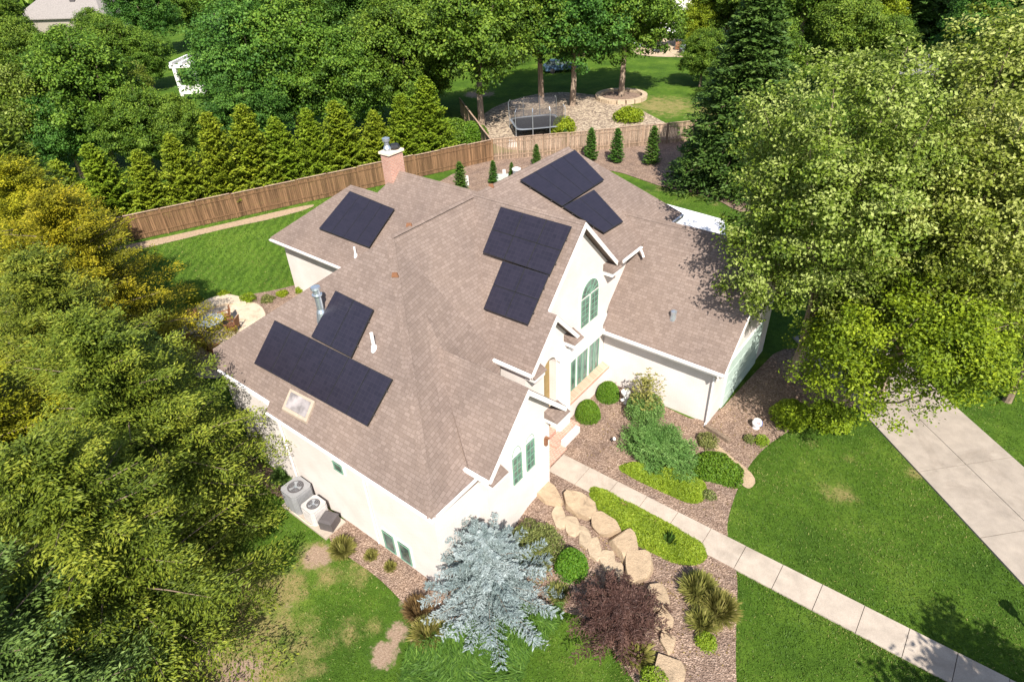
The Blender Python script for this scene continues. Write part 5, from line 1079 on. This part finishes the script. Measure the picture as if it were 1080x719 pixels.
# ------------------------------------------------------------------ back beds
def post(px, py, h, label):
    g = G(px, py); b = MB(); b.obox((0, 0), .1, .1, 0, h, 0); o = b.build('utility_post', M_TRIM); o.location = g; tag(o, label, 'post', 'white utility posts in the side bed')
post(493, 197, .85, 'short white post in front of the brown fence end'); post(532, 189, .75, 'short white post beside the pale equipment cabinet')
g = G(545, 190); o = empty('bin', g, 0, 'pale blue-grey round bin with a white lid by the weathered fence', 'bin'); b = lathe([(.26, 0), (.32, .85)], 14); b.build('body', M_METAL, o); b = lathe([(.37, .86), (.37, .93), (.2, 1.02), (.02, 1.04)], 14); b.build('lid', M_TRIM, o)
g = G(539, 192); b = MB(); b.obox((0, 0), .5, .3, 0, .6, .6); o = b.build('utility_cabinet', simple('pale_green_grey', (.42, .46, .42), .6)); o.location = (g[0]-.5, g[1]-.5, g[2]); tag(o, 'pale green-grey equipment cabinet beside the bin', 'cabinet')
# white canopy behind the garage
P = [Gz(px, py, z) for px, py, z in ((701, 215, 3.0), (763, 232, 2.7), (765, 248, 2.7), (704, 240, 3.0))]; c = sum(P)/4; c[2] = 0
o = empty('canopy', (c[0], c[1], float(hT(c[0], c[1]))), 0, 'white cloth canopy behind the garage roof ridge', 'canopy')
b = MB(); n = 8; Q = [p-np.array((c[0], c[1], o.location.z)) for p in P]
def bl(u, v): return Q[0]*(1-u)*(1-v)+Q[1]*u*(1-v)+Q[2]*u*v+Q[3]*(1-u)*v+np.array((0, 0, .10*math.sin(u*9)*math.sin(v*3.14)+.12*math.sin(v*3.14)))
for i in range(n):
    for j in range(4): b.face([bl(i/n, j/4), bl((i+1)/n, j/4), bl((i+1)/n, (j+1)/4), bl(i/n, (j+1)/4)][::-1])
b.build('cloth', M_CLOTH, o, smooth=True, weld=True)
for q in Q: b = MB(); b.tube([(q[0], q[1], 0), (q[0], q[1], q[2])], [.04, .04], 6); b.build('pole', M_METAL, o)
# ------------------------------------------------------------------ trampoline yard
ga, gb_ = G(541, 148), G(592, 143); cx, cy = G(566, 139)[:2]; az = math.atan2(gb_[1]-ga[1], gb_[0]-ga[0]); wT = np.linalg.norm((gb_-ga)[:2])
o = empty('trampoline', (cx, cy, LOW), az, 'rectangular trampoline with a dark mat and a tall grey safety net', 'trampoline'); hx, hy = wT/2, wT*.46; zt = .85
def rr(hx, hy, k=.7, n=6):
    P = []
    for sx, sy, a0 in ((1, 1, 0), (-1, 1, 90), (-1, -1, 180), (1, -1, 270)):
        for t in np.linspace(a0, a0+90, n): P.append((sx*(hx-k)+k*math.cos(R_(t)), sy*(hy-k)+k*math.sin(R_(t))))
    return P
b = MB(); b.prism([(p[0], p[1], zt) for p in rr(hx*.9, hy*.88)], (0, 0, .03)); b.build('mat', M_BLACK, o)
b = MB(); A, B_ = rr(hx, hy), rr(hx*.91, hy*.89)
for i in range(len(A)):
    j = (i+1) % len(A); b.prism([(A[i][0], A[i][1], zt+.035), (A[j][0], A[j][1], zt+.035), (B_[j][0], B_[j][1], zt+.035), (B_[i][0], B_[i][1], zt+.035)], (0, 0, .05))
b.build('edge_pad', simple('grey_pad', (.20, .22, .25), .8), o)
pp = [rr(hx*1.03, hy*1.03)[k] for k in (2, 6, 9, 13, 17, 21)]; pp = [(hx, hy*.8), (hx*.35, hy*1.03), (-hx*.35, hy*1.03), (-hx, hy*.8), (-hx, -hy*.8), (-hx*.35, -hy*1.03), (hx*.35, -hy*1.03), (hx, -hy*.8)]
for p in pp: b = MB(); b.tube([(p[0], p[1], 0), (p[0], p[1], zt), (p[0]*1.02, p[1]*1.02, 2.5), (p[0]*.95, p[1]*.95, 2.8)], [.035]*4, 6); b.build('net_pole', M_METAL, o)
b = MB()
for i in range(len(pp)): j = (i+1) % len(pp); a, q = pp[i], pp[j]; b.face([(a[0]*.96, a[1]*.96, zt+.1), (q[0]*.96, q[1]*.96, zt+.1), (q[0]*.97, q[1]*.97, 2.7), (a[0]*.97, a[1]*.97, 2.7)])
b.build('safety_net', M_NET, o)
s = put('shrub', 594, 142, 'lime green shrub just behind the weathered fence, right of the trampoline', 'shrub'); bush(s, 1.3, 1.3, 1.7, 330, LF_LIME, 3500, .2, .5, .25)
s = put('shrub', 663, 128, 'lime green shrub behind the fence above the three young conifers', 'shrub'); bush(s, 1.7, 1.5, 1.4, 331, LF_LIME, 3500, .2, .5, .25)
s = put('shrub', 500, 150, 'dark green shrub at the fence corner beside the trampoline yard', 'shrub'); bush(s, 1.6, 1.6, 2.0, 332, LF_BOX, 4500, .2, .4, .2)
s = put('shrub', 478, 150, 'light green loose shrub at the end of the arborvitae row', 'shrub'); bush(s, 2.2, 2.0, 2.2, 333, LF_DEC, 5000, .22, .4, .2)
rock('boulder', 541, 155, .45, .4, .5, .3, 260, M_CLOTH, 'whitish rounded rock at the front corner of the trampoline', None)
g = G(655, 104); o = empty('tree_ring', (g[0], g[1], g[2]), 0, 'low pale stone ring round the tree on the neighbour lawn', 'stone ring'); b = MB()
for k in range(18): a = k*.349; b.obox((2.6*math.cos(a), 2.6*math.sin(a)), .28, .42, -.05, .42, a, 0, .5)
b.build('stone_course', M_FLAG, o); b = lathe([(2.3, .0), (2.3, .15)], 18); b.build('soil', M_MULCH, o)
# ------------------------------------------------------------------ neighbours
def nhouse(px, py, w, d, h, rh, ang, wall_m, roof_m, label, porch=False):
    g = G(px, py); o = empty('neighbour_house', g, ang, label, 'house'); b = MB(); b.box(-w/2, w/2, -d/2, d/2, -.3, h); b.build('wall', wall_m, o)
    b = MB(); e = .5
    b.prism([(-w/2-e, -d/2-e, h-.05), (w/2+e, -d/2-e, h-.05), (w/2-d*.35, 0, h+rh), (-w/2+d*.35, 0, h+rh)], (0, 0, -.15)); b.prism([(-w/2-e, d/2+e, h-.05), (w/2+e, d/2+e, h-.05), (w/2-d*.35, 0, h+rh), (-w/2+d*.35, 0, h+rh)], (0, 0, -.15))
    b.prism([(-w/2-e, -d/2-e, h-.05), (-w/2-e, d/2+e, h-.05), (-w/2+d*.35, 0, h+rh)], (0, 0, -.15)); b.prism([(w/2+e, -d/2-e, h-.05), (w/2+e, d/2+e, h-.05), (w/2-d*.35, 0, h+rh)], (0, 0, -.15)); r = b.build('roof', roof_m, o)
    for k in range(4):
        x = -w/2+w*(k+.7)/4.4; f = MB(); f.box(x-.6, x+.6, -d/2-.04, -d/2-.002, .9, 2.3); ww = f.build('window', M_TRIM, o); f = MB(); f.box(x-.5, x+.5, -d/2-.06, -d/2-.042, 1.0, 2.2); f.build('pane', M_GLASS, ww)
    f = MB(); f.obox((w*.1, -d*.22), .5, .4, h+rh*.35, h+rh*.72, 0); sk = f.build('skylight', M_DGREY, r)
    f = MB(); f.obox((-w*.36, -d*.05), .4, .4, h, h+rh+1.0, 0); f.build('chimney', M_METAL, o); return o
nhouse(95, 42, 17, 12, 4.6, 4.0, .55, simple('taupe_wall', (.30, .26, .22), .8), M_ROOF2, 'grey roofed house half hidden by trees at the top left')
nhouse(700, 20, 22, 12, 4.5, 2.6, .85, M_TRIM, M_ROOF2, 'white walled house behind the patio at the top centre')
nhouse(505, 22, 15, 10, 4.0, 2.6, .8, simple('tan_wall', (.55, .42, .30), .8), M_ROOF2, 'tan walled house glimpsed through the trees at the top, left of centre')
g = G(228, 101); o = empty('pergola', (g[0], g[1], g[2]+.6), .65, 'white pergola with open slats among the trees at upper left', 'pergola', None, 1.25); b = MB()
for k in range(6): b.box(-2.6+k*1.0, -2.35+k*1.0, -2.2, 2.2, 2.9, 3.15)
b.build('rafter', M_TRIM, o); b = MB()
for y in (-1.9, 0, 1.9): b.box(-2.8, 2.8, y-.14, y+.14, 2.6, 2.88)
b.build('beam', M_TRIM, o)
for sx in (-2.4, 2.4):
    for sy in (-1.9, 1.9): b = MB(); b.obox((sx, sy), .16, .16, 0, 2.6, 0); b.build('post', M_TRIM, o)
b = MB(); b.box(-2.3, 2.3, -2.05, -1.97, .2, 1.0); b.build('railing', M_TRIM, o)
# parked blue car behind the trampoline trees
g = G(592, 76); o = empty('parked_car', g, YAW-R_(90)+.15, 'dark blue car parked in the shade behind the trampoline trees', 'car')
def carsec(b, prof, w, mi=0):
    b.prism([(x, -w/2, z) for x, z in prof], (0, w, 0), mi)
b = MB(); carsec(b, [(-2.3, .35), (2.3, .35), (2.32, .7), (2.2, .85), (1.2, .98), (-2.15, .98), (-2.32, .8)], 1.8); b.build('body', M_BLUE, o)
b = MB(); b.prism([(-2.0, -.82, .982), (1.1, -.82, .982), (1.1, .82, .982), (-2.0, .82, .982)], (0, 0, .02)); A = [(-2.0, -.82, 1.0), (1.1, -.82, 1.0), (1.1, .82, 1.0), (-2.0, .82, 1.0)]; B_ = [(-1.5, -.66, 1.45), (.4, -.66, 1.45), (.4, .66, 1.45), (-1.5, .66, 1.45)]
for i in range(4): j = (i+1) % 4; b.face([A[i], A[j], B_[j], B_[i]])
b.build('windows', M_GLASS, o); b = MB(); b.prism([(p[0], p[1], 1.452) for p in B_], (0, 0, .04)); b.build('roof', M_BLUE, o)
for sx in (-1.4, 1.4):
    for sy in (-.9, .9): b = MB(); b.tube([(sx, sy-.1, .33), (sx, sy+.1, .33)], [.33, .33], 14); b.build('wheel', M_RUB, o)
for sy in (-.6, .6): b = MB(); b.box(2.322, 2.35, sy-.2, sy+.2, .6, .75); b.build('headlight', M_TRIM, o)
# neighbour patio set
g = G(700, 54); o = empty('patio_umbrella', (g[0]-1, g[1]+1, g[2]), 0, 'white parasol over the neighbour patio table', 'parasol'); b = lathe([(2.0, 2.3), (1.0, 2.75), (.05, 3.0)], 8); b.build('canopy', M_CLOTH, o); b = MB(); b.tube([(0, 0, 0), (0, 0, 2.9)], [.04, .04], 6); b.build('pole', M_METAL, o)
o = empty('patio_table', (g[0]-1, g[1]+1, g[2]), 0, 'dark table under the white parasol on the neighbour patio', 'table'); b = lathe([(.9, .7), (.9, .76)], 16); b.build('tabletop', M_DGREY, o)
for k in range(4): a = k*1.57+.7; b = MB(); b.tube([(.6*math.cos(a), .6*math.sin(a), 0), (.5*math.cos(a), .5*math.sin(a), .69)], [.04, .04], 5); b.build('leg', M_DGREY, o)
for i, (dx, dy, a, m_, l) in enumerate([(2.6, .4, .4, M_BROWN, 'brown lounge chair right of the neighbour table'), (-3.4, -.6, 1.6, M_CUSH, 'grey lounge chair left of the neighbour table'), (.8, -2.4, 2.8, M_CUSH, 'grey lounge chair in front of the neighbour table'), (-2.0, 2.6, 0, M_BROWN, 'brown chair behind the neighbour table'), (4.4, -1.6, .9, M_CUSH, 'grey chair at the right end of the neighbour patio')]):
    o = empty('lounge_chair', (g[0]-1+dx, g[1]+1+dy, g[2]), a, l, 'chair', 'chairs on the neighbour patio'); b = MB(); b.obox((0, 0), .45, .42, .15, .42, 0); b.build('seat', m_, o); b = MB(); b.prism([(-.45, .36, .42), (.45, .36, .42), (.45, .55, 1.0), (-.45, .55, 1.0)], (0, .1, 0)); b.build('backrest', m_, o)
    for sx in (-.5, .5): b = MB(); b.obox((sx, 0), .06, .42, .0, .62, 0); b.build('armrest', M_DGREY, o)

# ------------------------------------------------------------------ short grass blades on the lawns in view
def inpoly(Q, P):
    ins = np.zeros(len(Q), bool); j = len(P)-1
    for i in range(len(P)):
        xi, yi = P[i]; xj, yj = P[j]; ins ^= ((yi > Q[:, 1]) != (yj > Q[:, 1])) & (Q[:, 0] < (xj-xi)*(Q[:, 1]-yi)/(yj-yi+1e-12)+xi); j = i
    return ins
def blades():
    rs = np.random.RandomState(31); Qs = []
    for (x0, x1, y0, y1, dens) in ((-19, 6, 1.5, 14.5, 420), (-6, 7.5, 13.5, 24.5, 420), (-45, -21, 8, 34, 110), (-20, -6, 26, 42, 110), (2, 9, 24, 34, 200)):
        n = int((x1-x0)*(y1-y0)*dens); Qs.append(rs.uniform((x0, y0), (x1, y1), (n, 2)))
    Q = np.concatenate(Qs); far = Q[:, 0] < -20
    bad = (Q[:, 0] > -9.95) & (Q[:, 1] > yl-.02) & (Q[:, 1] < yr_+.02)
    bad |= (Q[:, 0] > -21.2) & (Q[:, 0] < -9.5) & (Q[:, 1] > 8.0) & (Q[:, 1] < 26); bad |= (Q[:, 0] > -12) & (Q[:, 0] < -6) & (Q[:, 1] > 19.8) & (Q[:, 1] < 26.5)
    bad |= (Q[:, 0] > -31.3) & (Q[:, 0] < -19) & (Q[:, 1] > 17.7) & (Q[:, 1] < 26); bad |= (Q[:, 0] > -17.7) & (Q[:, 0] < -14.95) & (Q[:, 1] > 6.95) & (Q[:, 1] < 8.1)
    rel = Q-A0; u = rel@dd; v = rel@nrm; bad |= (u > -.02) & (u < 34) & (v > -.02) & (v < wd+.02)
    for P in SHEETS:
        if len(P) > 3: bad |= inpoly(Q, P)
    V3 = np.column_stack([Q, np.zeros(len(Q))]); dr = spots(DRY, V3); di = spots(DIRT, V3)
    keep = ~bad & (rs.rand(len(Q)) > np.clip(di*1.5, 0, 1)) & (rs.rand(len(Q)) > np.clip(dr-.4, 0, .6)); Q = Q[keep]; dr = dr[keep]; far = far[keep]; n = len(Q)
    s = rs.uniform(.05, .10, n)*np.where(far, 1.5, 1.0); D = np.stack([rs.normal(size=n)*.7, rs.normal(size=n)*.7, rs.uniform(.3, 1.1, n)], 1); N = rdir(rs, n)+np.array((0, 0, .9))
    big = .07*np.sin(Q[:, 0]*1.3+1.1*np.sin(Q[:, 1]*.9))+.07*np.sin(Q[:, 1]*1.9+Q[:, 0]*.4)
    t = .42+big+rs.normal(size=n)*.13+.45*np.clip(dr-.25, 0, 1)*(rs.rand(n) < .8)+(rs.rand(n) < .02)*.4
    P = np.column_stack([Q, hT(Q[:, 0], Q[:, 1])+s*.28])
    o = leaves_mesh('grass', P, D, N, s, s*.30, LF_GRASS, None, t); tag(o, 'short mown grass of the lawns around the house', 'grass', None, 'stuff')
blades()

# scattered fallen leaves on the front beds and the lawn edge
rs = np.random.RandomState(8); n = 900
Q = np.concatenate([rs.uniform((-9.5, 15.2), (-3, 24), (n//2, 2)), rs.uniform((-8.5, 9.5), (-1.6, 13.6), (n//2, 2))]); keep = np.zeros(len(Q), bool)
for P in SHEETS[:2]: keep |= inpoly(Q, P)
Q = Q[keep]; N = np.array((0, 0, 1.))+rdir(rs, len(Q))*.25; D = rdir(rs, len(Q)); D[:, 2] *= .1
o = leaves_mesh('fallen_leaves', np.column_stack([Q, hT(Q[:, 0], Q[:, 1])+.075]), D, N, rs.uniform(.05, .1, len(Q)), .045, LF_RUST, None, rs.rand(len(Q))); tag(o, 'small fallen leaves scattered over the mulch of the front beds', 'leaves', None, 'stuff')
